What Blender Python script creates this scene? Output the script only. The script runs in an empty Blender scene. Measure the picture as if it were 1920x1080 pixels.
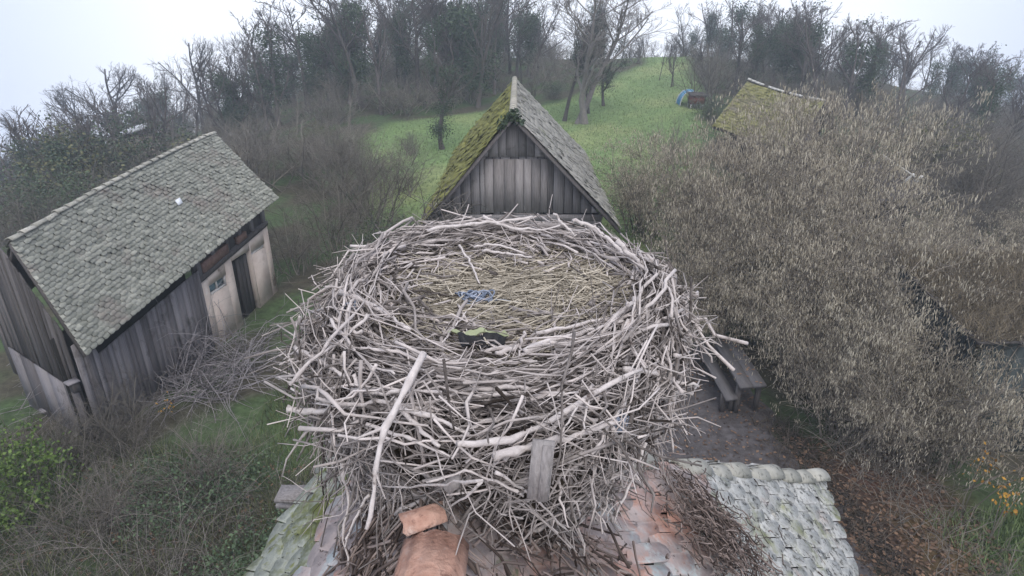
import bpy, math, random
import numpy as np
from math import radians as R, sin, cos, tan, pi
from mathutils import Vector, Matrix

SC = bpy.context.scene
COL = SC.collection
rs = np.random.RandomState(7)
random.seed(7)

# ------------------------------------------------------------------ camera, sky, sun, exposure
F = 1144.0                     # focal length in pixels of a 1920 wide frame
PITCH = math.atan(500 / F)
CAM = np.array([0.0, 0.0, 7.5])
cam = bpy.data.cameras.new('camera')
cam.sensor_width = 36
cam.lens = 36 * F / 1920
cam.clip_start = 0.05
cam.clip_end = 2000
co = bpy.data.objects.new('camera', cam)
COL.objects.link(co)
co.location = CAM
co.rotation_euler = (pi / 2 - PITCH, 0, 0)
SC.camera = co

SUN_EL, SUN_AZ = 55, 165
W = bpy.data.worlds.new('World')
SC.world = W
W.use_nodes = True
nt = W.node_tree
nt.nodes.clear()
tc = nt.nodes.new('ShaderNodeTexCoord')
sep = nt.nodes.new('ShaderNodeSeparateXYZ')
mx = nt.nodes.new('ShaderNodeMath'); mx.operation = 'MAXIMUM'; mx.inputs[1].default_value = 0.03
cmb = nt.nodes.new('ShaderNodeCombineXYZ')
sky = nt.nodes.new('ShaderNodeTexSky')
sky.sky_type = 'NISHITA'; sky.sun_disc = False
sky.sun_elevation = R(SUN_EL); sky.sun_rotation = R(SUN_AZ)
sky.air_density = 1.0; sky.dust_density = 3.0
mixc = nt.nodes.new('ShaderNodeMix'); mixc.data_type = 'RGBA'
mixc.inputs['Factor'].default_value = 0.8
mixc.inputs['B'].default_value = (8.7, 8.9, 9.7, 1)      # the overcast cloud deck
bg = nt.nodes.new('ShaderNodeBackground'); bg.inputs['Strength'].default_value = 0.12
wo = nt.nodes.new('ShaderNodeOutputWorld')
L = nt.links.new
L(tc.outputs['Generated'], sep.inputs[0]); L(sep.outputs[0], cmb.inputs[0]); L(sep.outputs[1], cmb.inputs[1])
L(sep.outputs[2], mx.inputs[0]); L(mx.outputs[0], cmb.inputs[2]); L(cmb.outputs[0], sky.inputs[0])
ab = nt.nodes.new('ShaderNodeMath'); ab.operation = 'ABSOLUTE'
mr0 = nt.nodes.new('ShaderNodeMapRange'); mr0.inputs[1].default_value = .47; mr0.inputs[2].default_value = .74
cl = nt.nodes.new('ShaderNodeMix'); cl.data_type = 'RGBA'                    # thinner, bluer cloud to either side
cl.inputs['A'].default_value = (8.7, 8.9, 9.7, 1); cl.inputs['B'].default_value = (3.6, 4.2, 6.0, 1)
L(sep.outputs[0], ab.inputs[0]); L(ab.outputs[0], mr0.inputs[0]); L(mr0.outputs[0], cl.inputs['Factor']); L(cl.outputs['Result'], mixc.inputs['B'])
L(sky.outputs[0], mixc.inputs['A']); L(mixc.outputs['Result'], bg.inputs[0]); L(bg.outputs[0], wo.inputs[0])

sl = bpy.data.lights.new('sun', 'SUN'); sl.energy = 0.8; sl.angle = R(25); sl.color = (1, 0.97, 0.93)
so = bpy.data.objects.new('sun', sl); COL.objects.link(so)
sd = Vector((sin(R(SUN_AZ)) * cos(R(SUN_EL)), cos(R(SUN_AZ)) * cos(R(SUN_EL)), sin(R(SUN_EL))))
so.rotation_euler = sd.to_track_quat('Z', 'Y').to_euler()

vs = SC.view_settings
vs.view_transform = 'Standard'; vs.look = 'None'; vs.exposure = 0.58; vs.gamma = 1; vs.use_curve_mapping = False
SC.cycles.max_bounces = 5; SC.cycles.volume_bounces = 1; SC.cycles.diffuse_bounces = 3


# ------------------------------------------------------------------ helpers
def ray(px, py):
    x, v = (px - 960) / F, (py - 540) / F
    return np.array([x, cos(PITCH) - v * sin(PITCH), -(sin(PITCH) + v * cos(PITCH))])


def atz(px, py, z):
    d = ray(px, py)
    return CAM + d * ((z - CAM[2]) / d[2])


def aty(px, py, y):
    d = ray(px, py)
    return CAM + d * (y / d[1])


def onplane(px, py, p0, n):
    d = ray(px, py)
    return CAM + d * (np.dot(np.array(p0) - CAM, n) / np.dot(d, n))


def sstep(a, b, x):
    t = np.clip((np.asarray(x, float) - a) / (b - a), 0, 1)
    return t * t * (3 - 2 * t)


def wav(x, y, s, k=0.0):
    return (np.sin(x * s + 1.3 + k) * np.cos(y * s * 1.17 - .4 + k) + .5 * np.sin(x * s * 2.3 - y * s * 1.9 + 2 * k)) / 1.5


def ground_z(x, y):
    x = np.asarray(x, float); y = np.asarray(y, float)
    crest = 60 + 18 * sstep(14, 45, x)
    up = .095 * np.clip(y - 14, 0, None)
    up = np.where(y > crest, .095 * (crest - 14) - .22 * (y - crest), up)
    f = sstep(10, 34, y)
    z = up - f * .34 * np.clip(-x - 11, 0, None) - f * .20 * np.clip(x - 19, 0, None)
    z = z - .25 * np.clip(-x - 75, 0, None) - .2 * np.clip(x - 95, 0, None)
    z += (.03 + .25 * sstep(20, 60, y)) * wav(x, y, .21) + .025 * wav(x, y, .9, 2)
    return z


def gnd(px, py):
    d = ray(px, py)
    t = 2.0
    while t < 300:
        p = CAM + d * t
        if p[2] < ground_z(p[0], p[1]):
            break
        t += .05
    return p


def nrm(a):
    return a / np.maximum(np.linalg.norm(a, axis=-1, keepdims=True), 1e-9)


class MB:
    """collects geometry for ONE mesh"""
    def __init__(s):
        s.V, s.Q, s.T, s.Rn, s.n = [], [], [], [], 0

    def add(s, v, q=None, t=None, r=.5):
        v = np.asarray(v, float).reshape(-1, 3)
        s.V.append(v)
        s.Rn.append(np.broadcast_to(np.asarray(r, float), (len(v),)) if np.ndim(r) == 0 else np.asarray(r, float))
        if q is not None and len(q): s.Q.append(np.asarray(q, int).reshape(-1, 4) + s.n)
        if t is not None and len(t): s.T.append(np.asarray(t, int).reshape(-1, 3) + s.n)
        s.n += len(v)

    def box(s, c, half, rot=None, r=.5):
        v = np.array([[i, j, k] for i in (-1, 1) for j in (-1, 1) for k in (-1, 1)], float) * np.array(half)
        if rot is not None: v = v @ np.array(rot).T
        s.hexa(v + np.array(c), r)

    def hexa(s, v, r=.5):
        s.add(v, [(0, 1, 3, 2), (4, 6, 7, 5), (0, 4, 5, 1), (2, 3, 7, 6), (0, 2, 6, 4), (1, 5, 7, 3)], r=r)

    def beam(s, a, b, w, h, r=.5, up=(0, 0, 1)):
        a = np.array(a, float); b = np.array(b, float)
        d = b - a; l = np.linalg.norm(d); d /= l
        u = np.cross(d, up)
        if np.linalg.norm(u) < 1e-3: u = np.cross(d, (0, 1, 0))
        u /= np.linalg.norm(u); w2 = np.cross(u, d)
        s.box((a + b) / 2, (l / 2, w / 2, h / 2), np.array([d, u, w2]).T, r)

    def tubes(s, P, Rr, n=4, rnd=None, cap=False):
        """P (K,m,3), Rr (K,m)"""
        P = np.asarray(P, float); Rr = np.asarray(Rr, float)
        K, m, _ = P.shape
        if K == 0: return
        T = np.zeros_like(P)
        T[:, 1:-1] = P[:, 2:] - P[:, :-2]; T[:, 0] = P[:, 1] - P[:, 0]; T[:, -1] = P[:, -1] - P[:, -2]
        T = nrm(T)
        if cap:
            P = np.concatenate([P[:, :1], P, P[:, -1:]], 1); T = np.concatenate([T[:, :1], T, T[:, -1:]], 1)
            z = np.full((K, 1), 1e-4); Rr = np.concatenate([z, Rr, z], 1); m += 2
        ref = np.where(np.abs(T[:, :1, 2:3]) < .8, np.array([0, 0, 1.]), np.array([1., 0, 0]))
        U = nrm(np.cross(T, np.broadcast_to(ref, T.shape))); Vv = np.cross(T, U)
        a = np.arange(n) * 2 * pi / n
        ring = P[:, :, None] + Rr[:, :, None, None] * (np.cos(a)[None, None, :, None] * U[:, :, None] + np.sin(a)[None, None, :, None] * Vv[:, :, None])
        k, i, j = np.meshgrid(np.arange(K), np.arange(m - 1), np.arange(n), indexing='ij')
        b = k * m * n
        j2 = (j + 1) % n
        q = np.stack([b + i * n + j, b + i * n + j2, b + (i + 1) * n + j2, b + (i + 1) * n + j], -1).reshape(-1, 4)
        if rnd is None: rnd = rs.rand(K)
        s.add(ring.reshape(-1, 3), q, r=np.repeat(rnd, m * n))

    def cards(s, C, A, B, rnd=None):
        """leaf quads: centres C, half axes A, B (K,3); pointed diamonds"""
        K = len(C)
        v = np.stack([C - A, C - B, C + A, C + B], 1).reshape(-1, 3)
        q = np.arange(K * 4).reshape(-1, 4)
        s.add(v, q, r=np.repeat(rs.rand(K) if rnd is None else rnd, 4))

    def mesh(s, name, mat=None, smooth=False, origin=(0, 0, 0)):
        me = bpy.data.meshes.new(name)
        V = np.concatenate(s.V) - np.array(origin)
        Q = np.concatenate(s.Q) if s.Q else np.zeros((0, 4), int)
        T = np.concatenate(s.T) if s.T else np.zeros((0, 3), int)
        me.vertices.add(len(V)); me.vertices.foreach_set('co', V.astype(np.float32).ravel())
        li = np.concatenate([Q.ravel(), T.ravel()]).astype(np.int32)
        me.loops.add(len(li)); me.loops.foreach_set('vertex_index', li)
        ls = np.concatenate([np.arange(len(Q)) * 4, len(Q) * 4 + np.arange(len(T)) * 3]).astype(np.int32)
        me.polygons.add(len(ls)); me.polygons.foreach_set('loop_start', ls)
        if smooth: me.polygons.foreach_set('use_smooth', np.ones(len(ls), bool))
        at = me.attributes.new('rnd', 'FLOAT', 'POINT'); at.data.foreach_set('value', np.concatenate(s.Rn).astype(np.float32))
        me.update(calc_edges=True); me.validate()
        if mat: me.materials.append(mat)
        return me

    def build(s, name, mat, parent=None, smooth=False, origin=None):
        if origin is None: origin = parent.location if parent is not None else (0, 0, 0)
        o = bpy.data.objects.new(name, s.mesh(name, mat, smooth, origin))
        COL.objects.link(o)
        if parent is not None: o.parent = parent
        else: o.location = origin
        return o


def tag(o, label=None, cat=None, group=None, kind=None):
    if label: o['label'] = label
    if cat: o['category'] = cat
    if group: o['group'] = group
    if kind: o['kind'] = kind
    return o


def thing(name, label, cat, loc=(0, 0, 0), group=None):
    o = bpy.data.objects.new(name, None); COL.objects.link(o)
    o.location = [float(q) for q in loc]; o.empty_display_size = .2
    return tag(o, label, cat, group)


def dup(root, loc, rz=0, sc=1, label=None, group=None):
    r = root.copy(); COL.objects.link(r)
    r.location = [float(q) for q in loc]; r.rotation_euler = (0, 0, rz)
    r.scale = (sc, sc, sc) if np.ndim(sc) == 0 else sc
    if label: r['label'] = label
    if group: r['group'] = group
    for ch in root.children:
        c = ch.copy(); COL.objects.link(c); c.parent = r
    return r


def mat(name, c1, c2, scale=6, stretch=(1, 1, 1), w=.6, rough=.9, bump=0, patches=(), detail=6, objrnd=0, spec=.3, coords='Object'):
    """noise + per-piece random value blended from c1 to c2, then patches (colour, scale, lo, hi)"""
    m = bpy.data.materials.new(name); m.use_nodes = True
    t = m.node_tree; N = t.nodes; l = t.links.new
    b = N['Principled BSDF']; b.inputs['Roughness'].default_value = rough; b.inputs['Specular IOR Level'].default_value = spec
    c = N.new('ShaderNodeTexCoord'); mp = N.new('ShaderNodeMapping'); mp.inputs['Scale'].default_value = stretch
    l(c.outputs[coords], mp.inputs[0])
    n = N.new('ShaderNodeTexNoise'); n.inputs['Scale'].default_value = scale; n.inputs['Detail'].default_value = detail; n.inputs['Roughness'].default_value = .65
    l(mp.outputs[0], n.inputs['Vector'])
    a = N.new('ShaderNodeAttribute'); a.attribute_name = 'rnd'

    def math_(op, x, y):
        q = N.new('ShaderNodeMath'); q.operation = op
        for i, u in enumerate((x, y)):
            if isinstance(u, (int, float)): q.inputs[i].default_value = u
            else: l(u, q.inputs[i])
        return q.outputs[0]
    nn = N.new('ShaderNodeMapRange'); nn.inputs[1].default_value = .3; nn.inputs[2].default_value = .7
    l(n.outputs[0], nn.inputs[0])
    fac = math_('ADD', math_('MULTIPLY', nn.outputs[0], 1 - w), math_('MULTIPLY', a.outputs['Fac'], w))
    if objrnd:
        oi = N.new('ShaderNodeObjectInfo')
        fac = math_('ADD', fac, math_('MULTIPLY', math_('SUBTRACT', oi.outputs['Random'], .5), objrnd))
    rp = N.new('ShaderNodeValToRGB'); rp.color_ramp.elements[0].color = (*c1, 1); rp.color_ramp.elements[1].color = (*c2, 1)
    rp.color_ramp.elements[0].position = .1; rp.color_ramp.elements[1].position = .9
    l(fac, rp.inputs[0]); out = rp.outputs[0]
    for k, (pc, ps, lo, hi) in enumerate(patches):
        pn = N.new('ShaderNodeTexNoise'); pn.inputs['Scale'].default_value = ps; pn.inputs['Detail'].default_value = 7; pn.inputs['Roughness'].default_value = .7
        mp2 = N.new('ShaderNodeMapping'); mp2.inputs['Location'].default_value = (3.7 * k + 1, 5.1 * k, 2.3)
        l(c.outputs[coords], mp2.inputs[0]); l(mp2.outputs[0], pn.inputs['Vector'])
        mr = N.new('ShaderNodeMapRange'); mr.inputs[1].default_value = lo; mr.inputs[2].default_value = hi
        l(pn.outputs[0], mr.inputs[0])
        mm = N.new('ShaderNodeMix'); mm.data_type = 'RGBA'; mm.inputs['B'].default_value = (*pc, 1)
        l(mr.outputs[0], mm.inputs['Factor']); l(out, mm.inputs['A']); out = mm.outputs['Result']
    l(out, b.inputs['Base Color'])
    if bump:
        bp = N.new('ShaderNodeBump'); bp.inputs['Strength'].default_value = bump; bp.inputs['Distance'].default_value = .02
        l(n.outputs[0], bp.inputs['Height']); l(bp.outputs[0], b.inputs['Normal'])
    return m


M = {}
M['stick'] = mat('weathered_stick', (.19, .155, .14), (.66, .60, .57), 30, (1, 1, 1), .62, .85, .5, [((.07, .05, .04), 9, .56, .7)])
M['twig'] = mat('nest_twig', (.03, .022, .017), (.66, .59, .555), 18, w=.75, bump=.3)
M['core'] = mat('nest_soil_and_shade', (.018, .013, .01), (.12, .09, .065), 40, w=.2, bump=1)  # dark brown soil and twigs, with shade of the stick gaps painted in
M['straw'] = mat('straw', (.17, .145, .108), (.62, .55, .44), 12, w=.8)
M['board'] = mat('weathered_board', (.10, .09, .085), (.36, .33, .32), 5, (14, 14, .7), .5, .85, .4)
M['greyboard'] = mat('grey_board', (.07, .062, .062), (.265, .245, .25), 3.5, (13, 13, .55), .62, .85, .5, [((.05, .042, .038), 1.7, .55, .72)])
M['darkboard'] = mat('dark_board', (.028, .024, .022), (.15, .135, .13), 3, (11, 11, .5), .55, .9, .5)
M['tile_barn'] = mat('barn_roof_tile', (.165, .17, .14), (.37, .365, .31), 7, w=.4, bump=.3, patches=[((.36, .37, .33), 16, .58, .70), ((.23, .19, .165), 1.0, .53, .72), ((.06, .065, .055), 8, .6, .72)])
M['tile_house'] = mat('house_roof_tile', (.33, .27, .25), (.58, .48, .44), 9, w=.35, bump=.6, patches=[((.56, .31, .23), 1.9, .50, .62), ((.52, .55, .53), 5, .54, .64), ((.19, .2, .12), 7, .6, .68), ((.05, .045, .04), 26, .60, .70)])
M['tile_lichen'] = mat('lichen_roof_tile', (.36, .355, .325), (.60, .59, .555), 14, w=.2, bump=.5, patches=[((.27, .28, .13), 2.2, .55, .68), ((.50, .42, .38), 3, .6, .7), ((.07, .068, .06), 24, .52, .62), ((.30, .27, .22), 60, .55, .65)])
M['tile_moss'] = mat('mossy_roof_tile', (.28, .285, .23), (.45, .46, .38), 12, w=.3, bump=.9, patches=[((.14, .155, .04), 3.3, .46, .60), ((.24, .25, .09), 12, .52, .62), ((.07, .075, .05), 18, .6, .7)])
M['terracotta'] = mat('terracotta_ridge', (.36, .19, .135), (.62, .40, .31), 14, w=.25, bump=.8, patches=[((.22, .12, .09), 26, .56, .66), ((.60, .47, .40), 9, .52, .68), ((.10, .07, .06), 30, .64, .72)])
M['shed_moss'] = mat('shed_moss_tile', (.17, .165, .035), (.37, .355, .09), 5, w=.5, bump=.5, patches=[((.16, .15, .12), 3, .57, .68)])
M['shed_grey'] = mat('shed_grey_tile', (.31, .295, .25), (.50, .465, .395), 5, w=.5, bump=.4, patches=[((.25, .26, .13), 1.4, .57, .72), ((.10, .095, .09), 11, .62, .72)])
M['plaster'] = mat('pale_plaster', (.54, .435, .365), (.74, .635, .555), 2.2, w=.2, bump=.35, patches=[((.26, .19, .14), 1.6, .58, .7), ((.7, .64, .58), 3.5, .6, .7)])
M['brick'] = mat('worn_brick', (.16, .085, .06), (.30, .19, .15), 12, w=.4, bump=.4)
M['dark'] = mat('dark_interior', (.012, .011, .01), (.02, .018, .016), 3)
M['blueglass'] = mat('shutter_blue', (.10, .16, .18), (.20, .28, .30), 9, w=.2, rough=.5)
M['bark'] = mat('tree_bark', (.035, .03, .027), (.14, .12, .11), 8, (4, 4, .7), .5, .95, .4, objrnd=.3)
M['barkpale'] = mat('pale_bark', (.13, .115, .105), (.30, .27, .25), 7, (4, 4, .7), .5, .9, .3)
M['haztwig'] = mat('hazel_bark', (.085, .073, .058), (.31, .27, .22), 6, w=.7, objrnd=.2)
M['catkin'] = mat('hazel_catkin', (.23, .195, .14), (.62, .555, .43), 4, w=.85, objrnd=.15)
M['scrub'] = mat('scrub_twig', (.068, .06, .048), (.235, .21, .175), 5, w=.8, objrnd=.35)
M['bramble'] = mat('bramble_cane', (.045, .04, .033), (.26, .232, .205), 5, w=.85)
M['heap'] = mat('cut_branch', (.08, .07, .07), (.36, .33, .335), 5, w=.85)
M['ivy'] = mat('ivy_leaf', (.022, .038, .02), (.085, .12, .06), 2, w=.7, rough=.6, objrnd=.25)
M['leafgreen'] = mat('green_leaf', (.035, .065, .015), (.14, .21, .045), 3, w=.8, rough=.6)
M['olive'] = mat('olive_leaf', (.06, .065, .03), (.17, .165, .075), 3, w=.8, objrnd=.3)
M['grass'] = mat('grass_blade', (.105, .155, .065), (.22, .285, .12), 1.5, w=.6)
M['wildgrass'] = mat('rough_grass', (.04, .058, .028), (.18, .20, .09), 1.2, w=.8)
M['litter'] = mat('leaf_litter', (.045, .028, .02), (.24, .15, .095), 3, w=.9)
M['yellowleaf'] = mat('yellow_leaf', (.22, .10, .02), (.50, .28, .05), 5, w=.8)
M['tarp'] = mat('blue_tarp', (.03, .17, .36), (.07, .32, .55), 2, w=.2, rough=.45)
M['redwood'] = mat('red_brown_wood', (.13, .05, .04), (.24, .10, .08), 6, (1, 1, 5), .5)
M['ridgecap'] = mat('ridge_cap', (.24, .235, .20), (.46, .44, .385), 9, w=.5, bump=.6, patches=[((.10, .10, .085), 18, .55, .65)])
M['shedboard'] = mat('shed_board', (.10, .093, .093), (.38, .355, .355), 3.5, (13, 13, .55), .62, .85, .5, [((.06, .05, .045), 1.7, .57, .74)])
M['moss_far'] = mat('far_moss_tile', (.13, .128, .045), (.28, .27, .115), 4, w=.5, bump=.5, patches=[((.2, .18, .13), 1.2, .5, .66)])
M['darkplastic'] = mat('black_sheet', (.006, .006, .007), (.02, .02, .022), 8, rough=.45)
M['greenplastic'] = mat('green_sheet', (.24, .27, .14), (.40, .42, .26), 12, w=.3, rough=.6)
M['bluetwine'] = mat('blue_twine', (.10, .13, .19), (.42, .46, .54), 20, w=.8, rough=.6)
M['white'] = mat('pale_timber', (.45, .43, .40), (.70, .68, .64), 5, w=.5)
M['slab'] = mat('dark_table_wood', (.06, .056, .057), (.13, .122, .124), 2.5, (8, .8, 4), .4, .7, .3)
M['lightroof'] = mat('pale_sheet_roof', (.5, .52, .55), (.7, .72, .75), 2, w=.3, rough=.6)


# ------------------------------------------------------------------ terrain
LB = ([10, 16, 23, 33, 36, 39, 42, 49, 58], [-1, -5, -5.6, -8, -7, -2, 3.2, 7.5, 12])
RB = ([10, 18, 25, 40, 57, 64], [2.5, 4.2, 7.5, 12.4, 15.8, 17])


def in_meadow(x, y):
    a = np.asarray(x) - np.interp(y, *LB); b = np.interp(y, *RB) - np.asarray(x)
    return np.minimum(sstep(-.6, .8, a), sstep(-.6, .8, b)) * sstep(15, 19, y) * (1 - sstep(63, 66, y))


def make_ground():
    xs = np.concatenate([np.linspace(-150, -40, 56)[:-1], np.linspace(-40, -14, 66)[:-1], np.linspace(-14, 16, 151)[:-1], np.linspace(16, 45, 66)[:-1], np.linspace(45, 150, 54)])
    ys = np.concatenate([np.linspace(-20, 1, 22)[:-1], np.linspace(1, 24, 116)[:-1], np.linspace(24, 66, 106)[:-1], np.linspace(66, 190, 63)])
    X, Y = np.meshgrid(xs, ys)
    Z = ground_z(X, Y)
    m = MB()
    nx, ny = len(xs), len(ys)
    i, j = np.meshgrid(np.arange(nx - 1), np.arange(ny - 1))
    q = np.stack([j * nx + i, j * nx + i + 1, (j + 1) * nx + i + 1, (j + 1) * nx + i], -1).reshape(-1, 4)
    m.add(np.stack([X, Y, Z], -1).reshape(-1, 3), q)
    g = m.build('ground', None, smooth=True)
    # what grows or lies where: meadow, rough verge, leaf litter, bare soil
    x, y = X.ravel(), Y.ravel()
    n1 = wav(x, y, 1.1) * .5 + .5; n2 = wav(x, y, 3.1, 3) * .5 + .5; n3 = wav(x, y, .37, 5) * .5 + .5

    def mixc(c, d, f): return c * (1 - f[:, None]) + np.array(d) * f[:, None]
    c = np.tile(np.array([.075, .068, .048]), (len(x), 1))
    c = mixc(c, (.065, .10, .042), sstep(.3, .65, n1) * .9)
    mead = in_meadow(x, y)
    c = mixc(c, (.16, .235, .09), mead * (.8 + .2 * n3))
    c = mixc(c, (.24, .27, .12), mead * sstep(.4, .85, n3 * .6 + n1 * .4) * .8)
    lawn = sstep(-5.2, -4.2, x) * (1 - sstep(-2.2, -1.0, x)) * sstep(9, 10.5, y) * (1 - sstep(19, 23, y))
    c = mixc(c, (.085, .135, .05), lawn * .85)
    c = mixc(c, (.135, .07, .05), sstep(5.3, 5.9, x) * (1 - sstep(7.2, 8.2, x)) * (1 - sstep(9, 10, y)) * sstep(4, 5, y) * (.4 + .6 * n2))
    c = mixc(c, (.12, .085, .04), sstep(5.9, 6.4, x) * (1 - sstep(7, 7.6, x)) * (1 - sstep(7.6, 8.2, y)) * .8)
    c = mixc(c, (.045, .085, .025), sstep(6.8, 7.3, x + .3 * wav(x, y, 1.7)) * (1 - sstep(7.2, 8.2, y)) * .95)
    c = mixc(c, (.03, .025, .02), np.exp(-((x - 5.75 + .1 * (y - 7)) / .42) ** 2) * sstep(4.5, 5, y) * (1 - sstep(10, 11, y)))
    c = mixc(c, (.13, .21, .07), np.exp(-((x - 34) ** 2 / 14 + (y - 44) ** 2 / 20)))
    ca = g.data.color_attributes.new('zone', 'FLOAT_COLOR', 'POINT')
    ca.data.foreach_set('color', np.concatenate([c, np.ones((len(x), 1))], 1).astype(np.float32).ravel())
    mt = bpy.data.materials.new('ground_cover'); mt.use_nodes = True
    N = mt.node_tree.nodes; l = mt.node_tree.links.new
    b = N['Principled BSDF']; b.inputs['Roughness'].default_value = .95; b.inputs['Specular IOR Level'].default_value = .1
    a = N.new('ShaderNodeAttribute'); a.attribute_name = 'zone'
    t = N.new('ShaderNodeTexCoord')
    n = N.new('ShaderNodeTexNoise'); n.inputs['Scale'].default_value = 5; n.inputs['Detail'].default_value = 9; n.inputs['Roughness'].default_value = .75
    l(t.outputs['Object'], n.inputs['Vector'])
    mr = N.new('ShaderNodeMapRange'); mr.inputs[1].default_value = .3; mr.inputs[2].default_value = .7; mr.inputs[3].default_value = .5; mr.inputs[4].default_value = 1.45
    l(n.outputs[0], mr.inputs[0])
    vm = N.new('ShaderNodeVectorMath'); vm.operation = 'SCALE'
    l(a.outputs['Color'], vm.inputs[0]); l(mr.outputs[0], vm.inputs['Scale']); l(vm.outputs[0], b.inputs['Base Color'])
    bp = N.new('ShaderNodeBump'); bp.inputs['Strength'].default_value = .6; bp.inputs['Distance'].default_value = .05
    l(n.outputs[0], bp.inputs['Height']); l(bp.outputs[0], b.inputs['Normal'])
    g.data.materials.append(mt)
    tag(g, kind='structure')


make_ground()

# the trodden dark yard beside the house
pm = MB()
ys = np.linspace(2.5, 13.5, 60)
row = []
for k, yy in enumerate(ys):
    lo = 2.0 + .15 * sin(yy * 2.1) + .1 * sin(yy * 5.3) + .5 * max(0, (yy - 9) / 4)
    hi = 5.35 + .12 * sin(yy * 1.7 + 1) + .1 * sin(yy * 4.9) - .3 * max(0, (yy - 11))
    row.append([(lo + (hi - lo) * u, yy, float(ground_z(lo + (hi - lo) * u, yy)) + .012) for u in np.linspace(0, 1, 14)])
row = np.array(row)
i, j = np.meshgrid(np.arange(13), np.arange(59))
pm.add(row.reshape(-1, 3), np.stack([j * 14 + i, j * 14 + i + 1, (j + 1) * 14 + i + 1, (j + 1) * 14 + i], -1).reshape(-1, 4))
M['yard'] = mat('trodden_earth', (.05, .044, .044), (.11, .10, .102), 5, w=0, bump=1, patches=[((.035, .028, .025), 2, .5, .7), ((.16, .15, .15), 30, .6, .68)])
tag(pm.build('path', M['yard'], smooth=True), kind='structure')


# ------------------------------------------------------------------ growing plants
def perp_rand(rng, T):
    r = rng.normal(size=T.shape)
    r -= (r * T).sum(-1, keepdims=True) * T
    return nrm(r)


def branch(rng, base, d0, length, m, up=0., wob=.15, droop=0.):
    """polyline array from start points, directions and lengths"""
    K = len(base)
    P = np.zeros((K, m, 3)); P[:, 0] = base
    d = nrm(d0)
    for i in range(1, m):
        d = nrm(d + rng.normal(size=d.shape) * wob + np.array([0, 0, up - droop * i / m]))
        P[:, i] = P[:, i - 1] + d * (length / (m - 1))[:, None]
    return P


def kids(rng, P, Rr, L_, c, tmin, tmax, ang, lf, m, up, wob, rf, rmin, droop=0., taper=.45):
    K, mm, _ = P.shape
    idx = np.repeat(np.arange(K), c)
    u = rng.uniform(tmin, tmax, len(idx))
    s = u * (mm - 1); i0 = np.minimum(s.astype(int), mm - 2); f = (s - i0)[:, None]
    b = P[idx, i0] * (1 - f) + P[idx, i0 + 1] * f
    r0 = Rr[idx, i0] * (1 - f[:, 0]) + Rr[idx, i0 + 1] * f[:, 0]
    T = nrm(P[idx, i0 + 1] - P[idx, i0])
    a = np.radians(rng.uniform(*ang, len(idx)))[:, None]
    d = np.cos(a) * T + np.sin(a) * perp_rand(rng, T)
    ln = L_[idx] * lf * (1.15 - .6 * u) * rng.uniform(.6, 1.2, len(idx))
    P2 = branch(rng, b, d, ln, m, up, wob, droop)
    r0 = np.maximum(r0 * rf, rmin)
    R2 = np.maximum(r0[:, None] * np.linspace(1, taper, m)[None], rmin * .7)
    return P2, R2, ln


def tree_mesh(seed, h=8., lean=.05, forks=1, limbs=9, b1=7, b2=7, tr=.16, first=.25, angle=(25, 60), upc=.12, thin=1.):
    rng = np.random.RandomState(seed)
    m = MB()
    base = np.zeros((forks, 3)); base[:, :2] = rng.normal(size=(forks, 2)) * (.25 if forks > 1 else 0)
    base[:, 2] = -.3
    d = np.tile(np.array([0, 0, 1.]), (forks, 1)); d[:, :2] += rng.normal(size=(forks, 2)) * (lean + .12 * (forks > 1))
    hh = np.full(forks, h * .93) * rng.uniform(.85, 1, forks)
    P = branch(rng, base, d, hh, 9, .05, .07)
    Rr = tr * np.linspace(1, .22, 9)[None] * np.ones((forks, 1)); Rr[:, 0] *= 1.35
    m.tubes(P, Rr, 6)
    P1, R1, L1 = kids(rng, P, Rr, hh * .52, limbs, first, 1., angle, .95, 6, upc, .13, .62, .03)
    m.tubes(P1, R1, 5)
    P2, R2, L2 = kids(rng, P1, R1, L1, b1, .2, 1., (25, 60), .55, 5, upc, .16, .6, .014 * thin)
    m.tubes(P2, R2, 3)
    P3, R3, L3 = kids(rng, P2, R2, L2, b2, .15, 1., (20, 60), .55, 4, upc * .6, .18, .6, .008 * thin)
    m.tubes(P3, R3, 3)
    V = np.concatenate([P.reshape(-1, 3), P1.reshape(-1, 3)])
    top = np.concatenate([P2.reshape(-1, 3), P3.reshape(-1, 3)])[:, 2].max()
    return m, P, P1, P2, top, rng


def leaves_around(rng, pts, n, spread, size, mb=None, flat=.3):
    m = mb or MB()
    c = pts[rng.randint(len(pts), size=n)] + rng.normal(size=(n, 3)) * spread
    a = nrm(rng.normal(size=(n, 3))); b = perp_rand(rng, a)
    s = size * rng.uniform(.6, 1.4, (n, 1))
    m.cards(c, a * s, b * s * .65)
    return m


TREES = {}


def proto_tree(key, ivy=0, **kw):
    m, P, P1, P2, top, rng = tree_mesh(**kw)
    d = {'top': top, 'parts': [('branches', m.mesh(key + '_branches', M['bark'], True))]}
    if ivy:
        pts = [P[:, :8].reshape(-1, 3)] * 2
        if ivy > 1: pts.append(P1[:, :4 if ivy == 2 else 6].reshape(-1, 3))
        if ivy > 2: pts.append(P2[::2, :3].reshape(-1, 3))
        pts = np.concatenate(pts)
        pts = pts[pts[:, 2] > .6]
        # clumps first, then leaves round each clump: uneven outline with gaps
        cl = pts[rng.randint(len(pts), size=150 if ivy > 1 else 80)] + rng.normal(size=(150 if ivy > 1 else 80, 3)) * .18
        im = leaves_around(rng, cl, 7500 if ivy > 1 else 3800, .24, .05)
        d['parts'].append(('ivy', im.mesh(key + '_ivy', M['ivy'])))
    TREES[key] = d


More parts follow.
